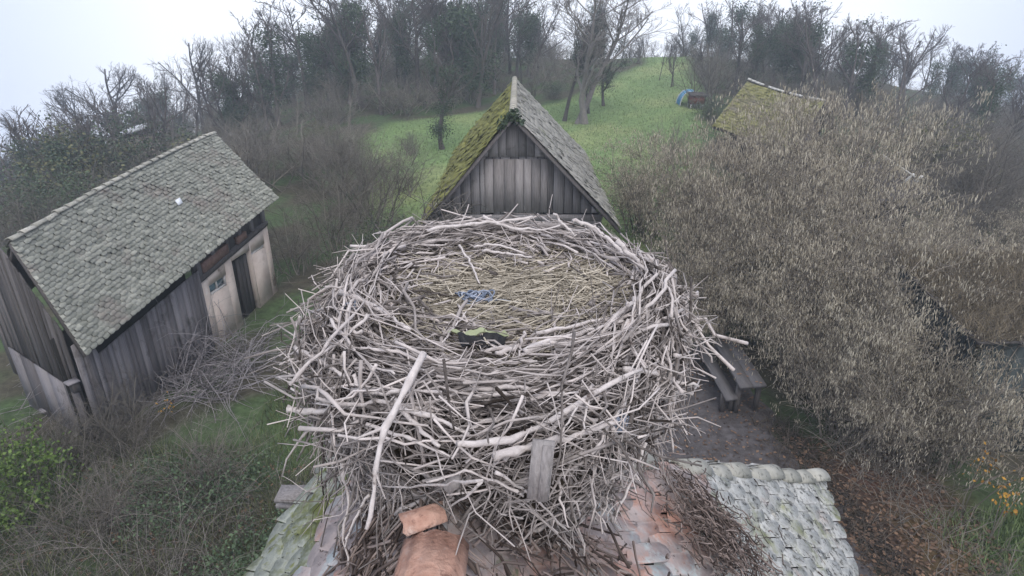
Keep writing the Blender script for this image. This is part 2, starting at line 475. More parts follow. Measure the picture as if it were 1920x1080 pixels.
def put_tree(key, base, h, rz, name, label, cat='tree', group=None, wide=1.):
    d = TREES[key]
    s = h / d['top']
    t = thing(name, label, cat, base, group)
    t.rotation_euler = (0, 0, rz); t.scale = (s * wide, s * wide, s)
    for pn, me in d['parts']:
        o = bpy.data.objects.new(pn, me); COL.objects.link(o); o.parent = t
    return t


def tree_px(key, px, top, dist, name, label, group=None, wide=1., rz=None, cat='tree'):
    """a tree standing at azimuth of px, dist m away along y, its crown reaching up to row top"""
    p = aty(px, top, dist)
    g = float(ground_z(p[0], p[1]))
    h = max(p[2] - g, 1.5)
    return put_tree(key, (p[0], p[1], g), h, rs.rand() * 6.28 if rz is None else rz, name, label, cat, group, wide)


proto_tree('a', seed=1, limbs=9, b1=8, b2=8)
proto_tree('b', seed=2, limbs=11, b1=7, b2=8, tr=.14, first=.35, angle=(18, 45))
proto_tree('c', seed=3, forks=2, limbs=7, b1=7, b2=8, tr=.12)
proto_tree('d', seed=4, limbs=8, b1=9, b2=8, tr=.18, first=.2, angle=(35, 75), upc=.16)
proto_tree('e', seed=5, limbs=10, b1=7, b2=8, tr=.12, first=.45, angle=(15, 40))
proto_tree('pale', seed=12, h=9., forks=2, limbs=11, b1=9, b2=9, tr=.14, first=.3, angle=(20, 60), upc=.14)
TREES['pale']['parts'][0][1].materials[0] = M['barkpale']
proto_tree('ivy1', ivy=1, seed=6, limbs=9, b1=7, b2=7)
proto_tree('ivy2', ivy=2, seed=7, limbs=9, b1=7, b2=7, angle=(18, 42))
proto_tree('ivy3', ivy=3, seed=8, limbs=10, b1=8, b2=6, first=.2, angle=(20, 50))
proto_tree('ivy4', ivy=3, seed=9, limbs=8, b1=7, b2=6, first=.15, angle=(15, 38))


def bush_mesh(seed, h, spread, stems, c1, c2, rad, up=.06, droop=.1, rng=None):
    rng = np.random.RandomState(seed)
    base = np.zeros((stems, 3)); base[:, :2] = rng.normal(size=(stems, 2)) * spread * .18; base[:, 2] = -.15
    d = np.zeros((stems, 3)); d[:, 2] = 1
    d[:, :2] = rng.normal(size=(stems, 2)) * spread / h * .55
    ln = h * rng.uniform(.7, 1.05, stems)
    P = branch(rng, base, d, ln, 8, up, .07, droop)
    Rr = rad * rng.uniform(.6, 1.2, stems)[:, None] * np.linspace(1, .25, 8)[None]
    P1, R1, L1 = kids(rng, P, Rr, ln * .45, c1, .2, 1, (20, 60), .9, 5, up, .14, .6, rad * .22, droop)
    P2, R2, L2 = kids(rng, P1, R1, L1, c2, .15, 1, (20, 65), .6, 4, up * .5, .2, .6, rad * .13, droop)
    m = MB(); m.tubes(P, Rr, 5); m.tubes(P1, R1, 3); m.tubes(P2, R2, 3)
    return m, P, P1, P2, rng


# ------------------------------------------------------------------ roofs of separate tiles
def lerp(a, b, t): return np.array(a) * (1 - t) + np.array(b) * t


def tiles(mb, A, B, C, D, nu, nv, lift=.03, thick=.014, jit=1., skip=None, sag=0., rng=None):
    """A,B = eave ends, C,D = ridge ends (C above B)"""
    rng = rng or np.random.RandomState(3)
    A, B, C, D = [np.array(q, float) for q in (A, B, C, D)]
    N = np.cross(B - A, D - A); N /= np.linalg.norm(N)
    if N[2] < 0: N = -N

    def S(s, t): return (A * (1 - s) + B * s) * (1 - t) + (D * (1 - s) + C * s) * t - np.array([0, 0, sag * 4 * s * (1 - s) * (.4 + .6 * t)]) + N * .012 * math.sin(9 * s + 5 * t) * jit
    for j in range(nv):
        for i in range(nu):
            s0 = (i + (.5 if j % 2 else 0)) / nu; s1 = s0 + 1 / nu
            s0c, s1c = max(s0, 0), min(s1, 1)
            if s1c - s0c < .2 / nu: continue
            if j % 2 and i == 0:
                pass
            t0 = j / nv; t1 = min((j + 1.25) / nv, 1.0)
            if skip and skip((s0 + s1) / 2, t0 + .5 / nv): continue
            tt = t0 - .12 / nv + rng.normal() * .06 / nv * jit
            g = (s1c - s0c) * .02
            r1, r2 = rng.normal(size=2) * .006 * jit
            up = lift * (1 + .35 * rng.normal() * jit)
            low = []
            for k, q in enumerate((0, .2, .5, .8, 1)):
                b = (-.0, -.20, -.3, -.20, 0)[k] / nv
                low.append(S(s0c + g + (s1c - s0c - 2 * g) * q, tt + b + .12 / nv) + N * (up + r1 * (q - .5) * 2))
            v = [S(s0c + g, t1) + N * .004, S(s1c - g, t1) + N * .004] + low + [p - N * thick for p in low]
            mb.add(v, [(2 + k, 7 + k, 8 + k, 3 + k) for k in range(4)], [(0, 2, 3), (0, 3, 4), (0, 4, 1), (1, 4, 5), (1, 5, 6)], r=rng.rand())
        if j % 2:      # half tile closing the row at its start
            s1c = .5 / nu; t0 = j / nv; t1 = min((j + 1.25) / nv, 1)
            v = [S(0, t1), S(s1c * .97, t1), S(0, t0 - .05 / nv) + N * lift, S(s1c * .97, t0 - .05 / nv) + N * lift]
            mb.add(v, [(0, 2, 3, 1)], r=rng.rand())


def roofdeck(mb, A, B, C, D, th=.05, drop=.03, sag=0., n=10):
    A, B, C, D = [np.array(q, float) for q in (A, B, C, D)]
    N = np.cross(B - A, D - A); N /= np.linalg.norm(N)
    if N[2] < 0: N = -N
    for i in range(n):
        a, b = i / n, (i + 1) / n
        z = lambda s, t: np.array([0, 0, -sag * 4 * s * (1 - s) * (.4 + .6 * t)])
        q = [lerp(A, B, a) + z(a, 0), lerp(A, B, b) + z(b, 0), lerp(D, C, a) + z(a, 1), lerp(D, C, b) + z(b, 1)]
        q = [p - N * drop for p in q]
        mb.hexa([q[0] - N * th, q[0], q[2] - N * th, q[2], q[1] - N * th, q[1], q[3] - N * th, q[3]])


def cap_tile(a, b, rad, rad2=None, arc=2.4, th=.014, n=7, r=.5, up=(0, 0, 1), jag=0):
    """half round ridge tile from a to b"""
    m = MB()
    a = np.array(a, float); b = np.array(b, float); rad2 = rad2 or rad
    d = nrm(b - a); u = nrm(np.cross(d, up)); w = np.cross(u, d)
    ang = np.linspace(-arc / 2, arc / 2, n)
    v = []
    for p, rr in ((a, rad), (b, rad2)):
        e = random.random() * 6
        for q in (rr, rr - th):
            for k, t in enumerate(ang): v.append(p + d * jag * (sin(k * 2.1 + e) + sin(k * 4.7 + e)) * .5 + u * sin(t) * q + w * (cos(t) * q - rad * cos(arc / 2)))
    q = []
    for k in range(n - 1):
        q += [(k, k + 1, 2 * n + k + 1, 2 * n + k), (n + k, 3 * n + k, 3 * n + k + 1, n + k + 1), (k, n + k, n + k + 1, k + 1), (2 * n + k, 2 * n + k + 1, 3 * n + k + 1, 3 * n + k)]
    q += [(0, 2 * n, 3 * n, n), (n - 1, 2 * n - 1, 4 * n - 1, 3 * n - 1)]
    m.add(v, q, r=r)
    return m


def planks(mb, p0, p1, zb, zt, w=.2, th=.025, nrmv=None, rng=None, gap=.012, jitb=.05, warp=.012):
    """vertical boards along p0->p1 (xy); zb, zt functions of s in 0..1"""
    rng = rng or np.random.RandomState(5)
    p0 = np.array(p0[:2], float); p1 = np.array(p1[:2], float)
    ln = np.linalg.norm(p1 - p0); d = (p1 - p0) / ln
    nv = np.array([d[1], -d[0]]) if nrmv is None else np.array(nrmv[:2])
    s = 0.
    while s < ln - .02:
        ww = min(w * rng.uniform(.7, 1.3), ln - s)
        a, b = s + gap / 2, s + ww - gap / 2
        if b - a > .02:
            off = rng.uniform(0, warp); off2 = rng.uniform(0, warp)
            bz = rng.uniform(0, jitb)
            v = []
            for q, oo in ((a, off), (b, off2)):
                xy = p0 + d * q
                for side in (0, th):
                    o2 = xy + nv * (side + oo)
                    v += [(*o2, zb(q / ln) + bz), (*o2, zt(q / ln))]
            mb.hexa(v, rng.rand())
        s += ww


# ================================================================== THE HOUSE UNDER THE NEST
RIDGE = atz(812, 1040, 6.05)
RS, LS = .70, 1.05                        # slopes of right and left side
ex, ez, ey = RIDGE[0], RIDGE[2], 1.85     # ridge end
nR = nrm(np.array([RS, 0, 1.])); nL = nrm(np.array([-LS, 0, 1.]))
c_r = onplane(1538, 893, RIDGE, nR)       # right hip corner
c_l = onplane(606, 884, RIDGE, nL)        # left hip corner
e_r = onplane(1632, 1085, RIDGE, nR); e_l = atz(468, 1085, c_l[2])
RE = np.array([ex, ey, ez])
YF = -1.2
f_r = e_r + (e_r - c_r) / (e_r[1] - c_r[1]) * (YF - e_r[1]); f_l = e_l + (e_l - c_l) / (e_l[1] - c_l[1]) * (YF - e_l[1])
f_r[2] = c_r[2]; f_l[2] = c_l[2]
RF = np.array([ex, YF, ez])
house = thing('tiled_house', 'old house seen from above, worn lichen-grey and terracotta tiled roof under the stork nest', 'house', (ex, .5, 0))
rng = np.random.RandomState(11)
m = MB(); c_n, f_n = lerp(c_r, RE, .52), lerp(f_r, RF, .52)
tiles(m, f_n, c_n, RE, RF, 31, 10, .02, .012, 1.3, rng=rng)
ro = m.build('roof_slope', M['tile_house'], house); ro['label'] = 'right roof slope next to the ridge, pinkish'
m = MB(); tiles(m, f_r, c_r, c_n + (c_n - c_r) * .03, f_n + (f_n - f_r) * .03, 31, 11, .009, .008, .9, rng=rng)
ro = m.build('lichen_slope', M['tile_lichen'], house); ro['label'] = 'lower right roof slope pale with lichen'
c_m, f_m = lerp(c_l, RE, .42), lerp(f_l, RF, .42)
m = MB(); tiles(m, c_m, f_m, RF, RE, 28, 8, .022, .012, 1.3, rng=rng)
ro = m.build('roof_slope', M['tile_house'], house); ro['label'] = 'left roof slope next to the ridge, pinkish grey'
m = MB(); tiles(m, c_l, f_l, f_m + (f_m - f_l) * .04, c_m + (c_m - c_l) * .04, 28, 7, .024, .012, 1.5, rng=rng)
ro = m.build('mossy_slope', M['tile_moss'], house); ro['label'] = 'lower left roof slope with yellow-green moss'
m = MB(); tiles(m, c_r, c_l, RE, RE + np.array([-.01, 0, 0]), 20, 12, .03, .016, 1., rng=rng)
m.build('hip_slope', M['tile_lichen'], house)
m = MB(); roofdeck(m, f_r, c_r, RE, RF, .06, .05); roofdeck(m, c_l, f_l, RF, RE, .06, .05); roofdeck(m, c_r, c_l, RE, RE + np.array([-.01, 0, 0]), .06, .05)
m.build('roof_deck', M['darkboard'], house)
k = 0
yy = 1.36
while yy > -1:
    a = (ex + rng.normal() * .008, yy - .40, ez + .045 + rng.normal() * .006); b = (ex + rng.normal() * .008, yy, ez + .04)
    t = cap_tile(a, b, .14, .128, 1.75, .02, 15, rng.rand(), jag=.010).build('ridge_tile', M['terracotta'], house, True)
    yy -= .34
for (p, mt) in ((c_r, 'ridgecap'), (c_l, 'tile_moss')):
    dd = np.linalg.norm(p - RE); nn = int(dd / .27)
    for q in range(nn):
        a = lerp(p, RE, q / nn); b = lerp(p, RE, (q + 1.12) / nn)
        j = rng.normal(size=3) * .014
        cap_tile(a + j + np.array([0, 0, .0 - .03 * sin(pi * q / nn)]), b + j + np.array([0, 0, -.012 - .03 * sin(pi * (q + 1) / nn)]), .09, .078, 2.3, .018, 8, rng.rand(), up=(0, 0, 1)).build('hip_tile', M[mt], house, True)
m = MB()
ins = .25
xl, xr, yb = c_l[0] + ins, c_r[0] - .35, min(c_l[1], c_r[1]) - .5
zt = min(c_l[2], c_r[2])
m.box(((xl + xr) / 2, (YF + .3 + yb) / 2, zt / 2), ((xr - xl) / 2, (yb - YF - .3) / 2, zt / 2 + .05))
m.build('wall', M['plaster'], house)
# boards jutting out under the left eave
m = MB()
pb = onplane(545, 912, c_l - np.array([0, 0, .08]), np.array([0, 0, 1.]))
for q, (w_, sh) in enumerate(((.10, 0), (.07, .03), (.09, -.02))):
    m.box(pb + np.array([sh + .06, -.06 + .02 * q, -.04 * q]), (.11, w_ * .6, .011), r=.6 + .15 * q)
eb = m.build('eave_board', M['board'], house); eb['label'] = 'stacked grey boards jutting out under the left eave'


def house_z(x, y):
    z = np.where(np.asarray(x) > ex, ez - RS * (x - ex), ez - LS * (ex - x))
    hip = ez - (ez - c_r[2]) * np.clip((np.asarray(y) - ey) / (c_r[1] - ey), 0, 3)
    return np.minimum(z, hip)


# ================================================================== THE NEST
NC = np.array([-.065, 2.40]); NZ = 6.5
nest = thing('stork_nest', 'big round stork nest of bleached grey sticks on the roof ridge, straw in its hollow', 'nest', (NC[0], NC[1], 6.0))


def lump(th): return .15 * np.maximum(0, -np.sin(th)) ** 1.5 + .03 * np.sin(3 * th + 1) + .025 * np.sin(5 * th + 2.2) + .015 * np.sin(9 * th)


PR = np.array([0, .30, .45, .54, .61, .66, .71, .76])        # radius, height of the top surface
PZ = np.array([-.075, -.065, -.045, -.015, .0, -.02, -.08, -.2])
SZ = np.array([-.95, -.68, -.42, -.2])                       # outer radius below
SR = np.array([.54, .62, .71, .76])


def top_z(r, th):
    back = .0 * np.sin(th)                     # the far rim stands a little higher
    return NZ + np.interp(r - lump(th) * np.clip(r / .62, 0, 1), PR, PZ) + back * np.clip(r / .6, 0, 1) + np.where(np.sin(th) < 0, -.13 * (-np.sin(th)) * sstep(.35, .85, r), 0)


def side_r(z, th):
    return np.interp(z - NZ, SZ, SR) + lump(th)


def inside(p):
    dx, dy = p[0] - NC[0], p[1] - NC[1]
    r = math.hypot(dx, dy); th = math.atan2(dy, dx)
    return p[2] < top_z(r, th) and r < side_r(p[2], th) and p[2] > NZ - .95


def nest_hit(px, py):
    d = ray(px, py)
    for t in np.arange(1.0, 4.2, .01):
        p = CAM + d * t
        if inside(p): return p, t
    return None, None


# body
m = MB()
ths = np.linspace(0, 2 * pi, 73)[:-1]
rings = [(r, None) for r in (0.01, .15, .3, .40, .48, .54, .60, .66, .71)] + [(None, z) for z in (-.25, -.36, -.5, -.64, -.8, -.95)]
G = []
for r, z in rings:
    if r is not None:
        r = r + lump(ths) * min(r / .6, 1)
        zz = top_z(np.full(72, 1.) * r, ths) - .035 + .012 * rs.normal(size=72)
        rr = np.full(72, 1.) * r
    else:
        zz = np.full(72, NZ + z); rr = side_r(zz, ths) - .06 + .015 * rs.normal(size=72)
    G.append(np.stack([NC[0] + rr * np.cos(ths), NC[1] + rr * np.sin(ths), zz], -1))
G = np.array(G)
i, j = np.meshgrid(np.arange(72), np.arange(len(rings) - 1)); i2 = (i + 1) % 72
m.add(G.reshape(-1, 3), np.stack([j * 72 + i, (j + 1) * 72 + i, (j + 1) * 72 + i2, j * 72 + i2], -1).reshape(-1, 4), r=rs.rand(G.size // 3))
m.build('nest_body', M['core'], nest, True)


def stick_paths(rng, n, zone, m_=6):
    """curved sticks laid on the nest; returns P, R"""
    out, rad = [], []
    for _ in range(n):
        th = rng.uniform(0, 2 * pi)
        if zone == 'rim':
            r = rng.uniform(.55, .77) + lump(th) * rng.uniform(.1, 1); ln = rng.uniform(.15, .8); dev = rng.normal() * .36; rr = rng.choice([.0022, .0034, .0048, .0068, .009], p=[.28, .32, .24, .11, .05])
            lift = abs(rng.normal()) * .035; tilt = rng.normal() * .12
        elif zone == 'inner':
            r = rng.uniform(.36, .58); ln = rng.uniform(.12, .5); dev = rng.normal() * .8; rr = rng.choice([.003, .005, .007, .010], p=[.35, .35, .22, .08])
            lift = abs(rng.normal()) * .015; tilt = rng.normal() * .08
        else:
            r = 0; ln = rng.uniform(.15, .55); dev = rng.normal() * .75; rr = rng.choice([.002, .0032, .0046, .0064, .0085], p=[.27, .32, .24, .11, .06])
            lift = 0; tilt = 0
        if zone == 'stray':            # loose ends poking out all round
            th = rng.choice([rng.uniform(2.2, 4.2), rng.uniform(-1.2, .9), rng.uniform(0, 6.28)])
            z = NZ + rng.uniform(-.5, -.02); rad_ = side_r(z, th); ln = rng.uniform(.2, .5); rr = rng.choice([.002, .003, .0045, .007])
            c = np.array([NC[0] + rad_ * cos(th), NC[1] + rad_ * sin(th), z])
            a = rng.normal() * .9
            d = nrm(np.array([cos(th + a), sin(th + a), rng.normal() * .3 - .1]))
            P = c + (np.linspace(-.6, .4, m_) * ln)[:, None] * d
            P[:, 2] -= np.linspace(0, 1, m_) ** 2 * .04
        elif zone == 'skirt':          # sticks hanging from the lower front on to the tiles
            th = rng.choice([rng.uniform(-3.1, -1.5), rng.uniform(-1.5, -.1)], p=[.68, .32]); z = NZ + rng.uniform(-.62, -.28); rad_ = side_r(z, th) + rng.uniform(-.08, .03)
            c = np.array([NC[0] + rad_ * cos(th), NC[1] + rad_ * sin(th), z]); ln = rng.uniform(.15, .5); rr = rng.choice([.0025, .004, .006, .009], p=[.3, .35, .25, .1])
            d = nrm(np.array([rng.normal() * .45, -.35 + rng.normal() * .35, -1 + rng.normal() * .3]))
            P = c + (np.linspace(-.15, .85, m_) * ln)[:, None] * d
            P[:, 2] = np.maximum(P[:, 2], house_z(P[:, 0], P[:, 1]) + .04 + rng.rand() * .03)
        elif zone == 'side':
            z = NZ + rng.uniform(-.72, -.08)
            if sin(th) > .4 and rng.rand() < .7: th = -th
            rad_ = side_r(z, th) - .02 + rng.uniform(-.02, .05)
            c = np.array([NC[0] + rad_ * cos(th), NC[1] + rad_ * sin(th), z])
            tan_ = np.array([-sin(th), cos(th), 0]); dn = np.array([cos(th) * .30, sin(th) * .30, -1.])
            a = rng.normal() * .85 + (pi / 2 if rng.rand() < .45 else 0)
            d = nrm(tan_ * cos(a) * rng.choice([-1, 1]) + nrm(dn) * sin(a) + np.array([cos(th), sin(th), 0]) * rng.normal() * .13)
            s = np.linspace(-.5, .5, m_) * ln
            P = c + s[:, None] * d
            P -= (np.array([cos(th), sin(th), 0]) * ((s / .8) ** 2 * .5 * abs(np.dot(d, tan_)))[:, None])
        else:
            s = np.linspace(-.5, .5, m_) * ln
            follow = rng.uniform(.05, .8)
            tt = th + follow * s * cos(dev) / max(r, .3)
            px = NC[0] + r * cos(th); py = NC[1] + r * sin(th)
            dirx = -sin(th + dev); diry = cos(th + dev)
            Px = px + s * dirx - follow * cos(th) * s * s / (2 * max(r, .3)); Py = py + s * diry - follow * sin(th) * s * s / (2 * max(r, .3))
            q = np.hypot(Px - NC[0], Py - NC[1]); qa = np.arctan2(Py - NC[1], Px - NC[0])
            surf = top_z(np.minimum(q, .75 + lump(qa)), qa) - np.clip(q - .75 - lump(qa), 0, 1) * .4
            zl = surf.mean() * .5 + surf * .5 + tilt * s + lift
            zl = np.maximum(zl, surf + rr * .3)
            P = np.stack([Px, Py, zl], -1)
        w = rng.normal(size=(m_, 3)) * .012 * (ln / .4); w[0] *= .3
        P = P + w
        out.append(P); rad.append(rr * np.linspace(1.1, .55, m_) * rng.uniform(.9, 1.1))
    return np.array(out), np.array(rad)


rng = np.random.RandomState(21)
m = MB()
for zone, n in (('rim', 1700), ('inner', 380), ('side', 950), ('stray', 190), ('skirt', 210)):
    P, Rr = stick_paths(rng, n, zone)
    Rr = Rr * rng.uniform(.62, 1.0, Rr.shape)
    m.tubes(P, Rr, 5, rng.rand(n) ** 1.15, cap=True)
    # side shoots on some
    sel = rng.rand(n) < .35
    P1, R1, _ = kids(rng, P[sel], Rr[sel], np.full(sel.sum(), .22), 1, .3, .9, (25, 60), .8, 4, 0, .12, .6, .002)
    m.tubes(P1, R1, 4, rng.rand(len(P1)))
tag(m.build('twig_mass', M['twig'], nest, True), kind='stuff')

# straw lining
m = MB()
n = 6500
th = rng.uniform(0, 2 * pi, n); r = .60 * np.sqrt(rng.rand(n))
off = np.where(rng.rand(n) < .55, 1, 0)
cx = NC[0] + .10 * off + r * np.cos(th) * (1 - .25 * off); cy = NC[1] + .02 + r * np.sin(th) * .95
a = rng.normal(size=n) * .7 + .3 * np.sin(cx * 6) + np.where(rng.rand(n) < .2, 1.3, 0)
ln = rng.uniform(.04, .2, n)
s = np.linspace(-.5, .5, 4)
bend = rng.normal(size=n) * .25
Px = cx[:, None] + ln[:, None] * s * np.cos(a)[:, None] - (bend * ln)[:, None] * s ** 2 * np.sin(a)[:, None]
Py = cy[:, None] + ln[:, None] * s * np.sin(a)[:, None] + (bend * ln)[:, None] * s ** 2 * np.cos(a)[:, None]
q = np.hypot(Px - NC[0], Py - NC[1]); qa = np.arctan2(Py - NC[1], Px - NC[0])
mound = .05 * np.exp(-(((Px - NC[0] - .3) / .25) ** 2 + ((Py - NC[1] + .03) / .2) ** 2))
Pz = top_z(q, qa) - .02 + mound + np.abs(rng.normal(size=n))[:, None] * .018 + rng.normal(size=n)[:, None] * .1 * ln[:, None] * s
m.tubes(np.stack([Px, Py, Pz], -1), np.full((n, 4), .0021) * rng.uniform(.7, 1.6, n)[:, None], 3, rng.rand(n))
tag(m.build('straw_lining', M['straw'], nest), kind='stuff')


# the hundred sticks that show largest, first those one can point out in the photograph
def px_stick(pts, rad, lift=.10, nseg=13, wob=.003):
    W_, t_last = [], None
    hits = [nest_hit(*p[:2]) for p in pts]
    ts = [h[1] for h in hits]
    good = [t for t in ts if t]
    for k, p in enumerate(pts):
        t = ts[k]
        if t is None:
            near = sorted(((abs(k - j), ts[j]) for j in range(len(pts)) if ts[j]))
            t = near[0][1] if near else 2.2
        W_.append(CAM + ray(*p[:2]) * (t - lift - (p[2] if len(p) > 2 else 0)))
    # a stick is stiff: its distance from the eye runs straight, just clear of what it lies on
    if len(good) > 1:
        kk = np.array([k for k in range(len(ts)) if ts[k]]); tt = np.array([ts[k] for k in kk])
        cf = np.polyfit(kk, tt, 1) if len(kk) > 2 else np.polyfit(kk, tt, 1)
        line = np.polyval(cf, np.arange(len(ts)))
        line = np.clip(line, min(good) - .08, max(good) + .08)
        over = max(0, (line[kk] - tt).max())
        line -= 1. * over
        W_ = [CAM + ray(*p[:2]) * (line[k] - lift * .8 - (p[2] if len(p) > 2 else 0)) for k, p in enumerate(pts)]
    W_ = np.array(W_)
    u = np.linspace(0, len(W_) - 1, nseg); i0 = np.minimum(u.astype(int), len(W_) - 2); f = (u - i0)[:, None]
    P = W_[i0] * (1 - f) + W_[i0 + 1] * f
    if nseg > 4:
        P[1:-1] = .5 * P[1:-1] + .25 * (P[2:] + P[:-2])
    P += rng.normal(size=P.shape) * wob
    return P, np.linspace(rad, rad * .55, nseg) * .74 * rng.uniform(.88, 1.12, nseg)


SIG = [([(795, 660, .06), (768, 715, .10), (735, 775, .14), (712, 830, .15), (700, 890, .15), (697, 950, .15), (688, 996, .15)], .0155), ([(538, 767), (575, 772), (620, 770), (663, 762)], .017),
       ([(925, 858), (985, 838), (1040, 825), (1100, 812), (1160, 788)], .019), ([(858, 838), (940, 828), (1010, 805), (1090, 752), (1150, 712), (1205, 690)], .016),
       ([(1270, 590), (1300, 630), (1337, 678)], .011), ([(1170, 692), (1215, 700), (1265, 715), (1312, 724)], .014),
       ([(1100, 418), (1150, 455), (1190, 495), (1230, 545)], .015), ([(1155, 452), (1195, 490), (1222, 520), (1262, 580)], .013),
       ([(552, 655), (590, 670), (625, 690), (655, 715)], .015), ([(640, 548), (700, 575), (740, 600), (768, 618)], .017),
       ([(540, 720), (620, 640), (690, 560), (722, 470)], .008), ([(690, 590), (640, 640), (600, 665)], .010),
       ([(655, 462), (710, 462), (780, 458), (850, 462)], .009), ([(800, 675), (870, 678), (950, 680), (1010, 676)], .013),
       ([(980, 660), (1040, 635), (1100, 622), (1170, 600)], .017), ([(930, 665), (975, 648), (1000, 628)], .014),
       ([(1005, 625), (1080, 610), (1130, 600), (1170, 595)], .010), ([(870, 735), (950, 725), (1000, 732), (1060, 738)], .012),
       ([(868, 745), (940, 738), (1020, 742), (1085, 735)], .009), ([(660, 735), (720, 738), (780, 732), (830, 735)], .010),
       ([(665, 700), (668, 745), (665, 800)], .010), ([(755, 765), (800, 778), (840, 795), (880, 815)], .012),
       ([(735, 745), (770, 790), (800, 815), (830, 838)], .013), ([(690, 795), (740, 812), (790, 832), (845, 852)], .010),
       ([(1195, 715), (1165, 760), (1140, 800), (1110, 850)], .012), ([(1150, 800), (1160, 840), (1162, 880), (1150, 900)], .012),
       ([(1080, 762), (1040, 840), (1010, 880)], .006), ([(1110, 720), (1100, 770), (1090, 820)], .007),
       ([(620, 600), (660, 650), (700, 690), (740, 700)], .008), ([(610, 540), (680, 530), (750, 520)], .007),
       ([(930, 885), (980, 915), (1030, 960), (1068, 998)], .008), ([(980, 930), (930, 900), (870, 880), (800, 905)], .007),
       ([(905, 905), (850, 950), (800, 965), (760, 990)], .006), ([(905, 900), (840, 905), (770, 910), (700, 912)], .006),
       ([(690, 925), (660, 985), (645, 1030)], .007), ([(640, 870), (655, 930), (640, 1000), (655, 1060)], .008),
       ([(610, 820), (660, 860), (700, 900), (745, 940)], .008), ([(745, 960), (770, 985), (795, 1012)], .007),
       ([(1250, 650), (1262, 720), (1255, 790), (1262, 850)], .009), ([(1210, 830), (1195, 880), (1170, 930), (1150, 980)], .008),
       ([(1235, 700), (1230, 760), (1240, 820)], .009), ([(830, 640), (870, 590), (905, 545)], .005),
       ([(862, 460), (885, 500), (900, 530)], .008), ([(890, 462), (930, 458), (985, 475)], .010), ([(905, 470), (950, 475), (1000, 485)], .009),
       ([(985, 625), (978, 640), (975, 670)], .009), ([(1175, 570), (1215, 585), (1250, 575), (1275, 555)], .009),
       ([(1190, 560), (1180, 640), (1210, 690)], .009), ([(1270, 560), (1258, 600), (1262, 660)], .009), ([(800, 430), (870, 422), (930, 418), (1000, 405)], .008),
       ([(905, 405), (945, 425), (990, 432), (1050, 425)], .008), ([(1040, 400), (1060, 425), (1080, 440)], .006), ([(1075, 412), (1110, 422), (1135, 440)], .010),
       ([(1015, 440), (1065, 455), (1115, 475), (1160, 510)], .009), ([(960, 425), (1000, 445), (1030, 470)], .007)]
nst = 0
for pts, rad in SIG:
    P, Rr = px_stick(pts, rad)
    Rr = Rr * (1 + .16 * rng.normal(size=Rr.shape))
    mm = MB(); mm.tubes(P[None], Rr[None], 7, np.array([rng.uniform(.7, 1)]), cap=True)
    if rng.rand() < .55:
        P1, R1, _ = kids(rng, P[None], Rr[None], np.array([.16]), 2, .2, .9, (25, 55), .8, 4, 0, .1, .5, .003)
        mm.tubes(P1, R1, 5, rng.uniform(.5, .9, 2), cap=True)
    mm.build('stick', M['stick'], nest, True); nst += 1
for zone, n in (('rim', 34), ('side', 100 - nst - 34)):
    P, Rr = stick_paths(rng, n, zone, 8)
    for a in range(n):
        mm = MB(); mm.tubes(P[a:a + 1] + np.array([0, 0, .015]), np.maximum(Rr[a:a + 1], .0065) * 1.1, 6, np.array([rng.uniform(.55, 1)]), cap=True)
        mm.build('stick', M['stick'], nest, True)
# flat bits of board worked into the nest
for (x, y, w_, h_, lean, lab) in ((1014, 880, .032, .085, .1, 'weathered shingle hanging off the front of the nest'), (850, 905, .02, .03, .9, 'broken chip of bark on the front of the nest'), (690, 735, .055, .012, 0, 'pale flat splinter lying on the left of the nest')):
    p, t = nest_hit(x, y)
    if p is None: p = CAM + ray(x, y) * 1.9
    p = p - nrm(ray(x, y)) * (.14 if h_ > .08 else .08)
    mm = MB()
    d = Matrix.Rotation(-.35, 3, 'X') @ Matrix.Rotation(lean, 3, 'Y')
    mm.box(p, (w_, .008, h_), np.array(d), r=.9)
    if h_ > .08: mm.box(p + np.array([.012, -.012, -.005]), (w_ * .45, .006, h_ * .96), np.array(d), r=.7)
    b = mm.build('board', M['board'], nest); b['label'] = lab

# things the storks carried in
p, t = nest_hit(893, 568)
mm = MB()
K = 16
P = []
for k in range(K):
    aa = np.linspace(0, 2 * pi * rng.uniform(.6, 1.3), 14) + rng.uniform(0, 6.28)
    r_ = rng.uniform(.02, .05)
    P.append(np.stack([p[0] + .02 * rng.normal() + r_ * 1.3 * np.cos(aa), p[1] + .01 * rng.normal() + r_ * .8 * np.sin(aa), p[2] + .02 + .02 * rng.rand() + .012 * np.sin(aa * 2 + k)], -1))
mm.tubes(np.array(P), np.full((K, 14), .0035), 4)
tail = np.stack([p[0] + .05 + np.linspace(0, .22, 14), p[1] - .03 + .015 * np.sin(np.linspace(0, 9, 14)), p[2] + .02 + np.linspace(0, .01, 14)], -1)
mm.tubes(tail[None], np.full((1, 14), .004), 4)
tag(mm.build('twine_tangle', M['bluetwine'], smooth=True, origin=p), 'tangle of pale blue twine lying in the middle of the nest straw', 'twine')
for (x, y, lab, rr) in ((1152, 792, 'blue-grey rope looped round a thick stick at the front right of the nest', .035), (652, 580, 'small wad of blue plastic string among sticks at the left rim', .03)):
    p, t = nest_hit(x, y)
    p = p - nrm(ray(x, y)) * .035
    mm = MB(); P = []
    for k in range(7):
        aa = np.linspace(0, 2 * pi, 14) + rng.uniform(0, 6)
        P.append(np.stack([p[0] + rng.normal() * .018 + rr * .5 * np.cos(aa), p[1] + rr * .7 * np.sin(aa), p[2] + rr * .8 * np.sin(aa + .6 * k) + rng.normal() * .006], -1))
    mm.tubes(np.array(P), np.full((7, 14), .0045), 5)
    tag(mm.build('rope', M['bluetwine'], smooth=True, origin=p), lab, 'rope')
p, t = nest_hit(905, 652)
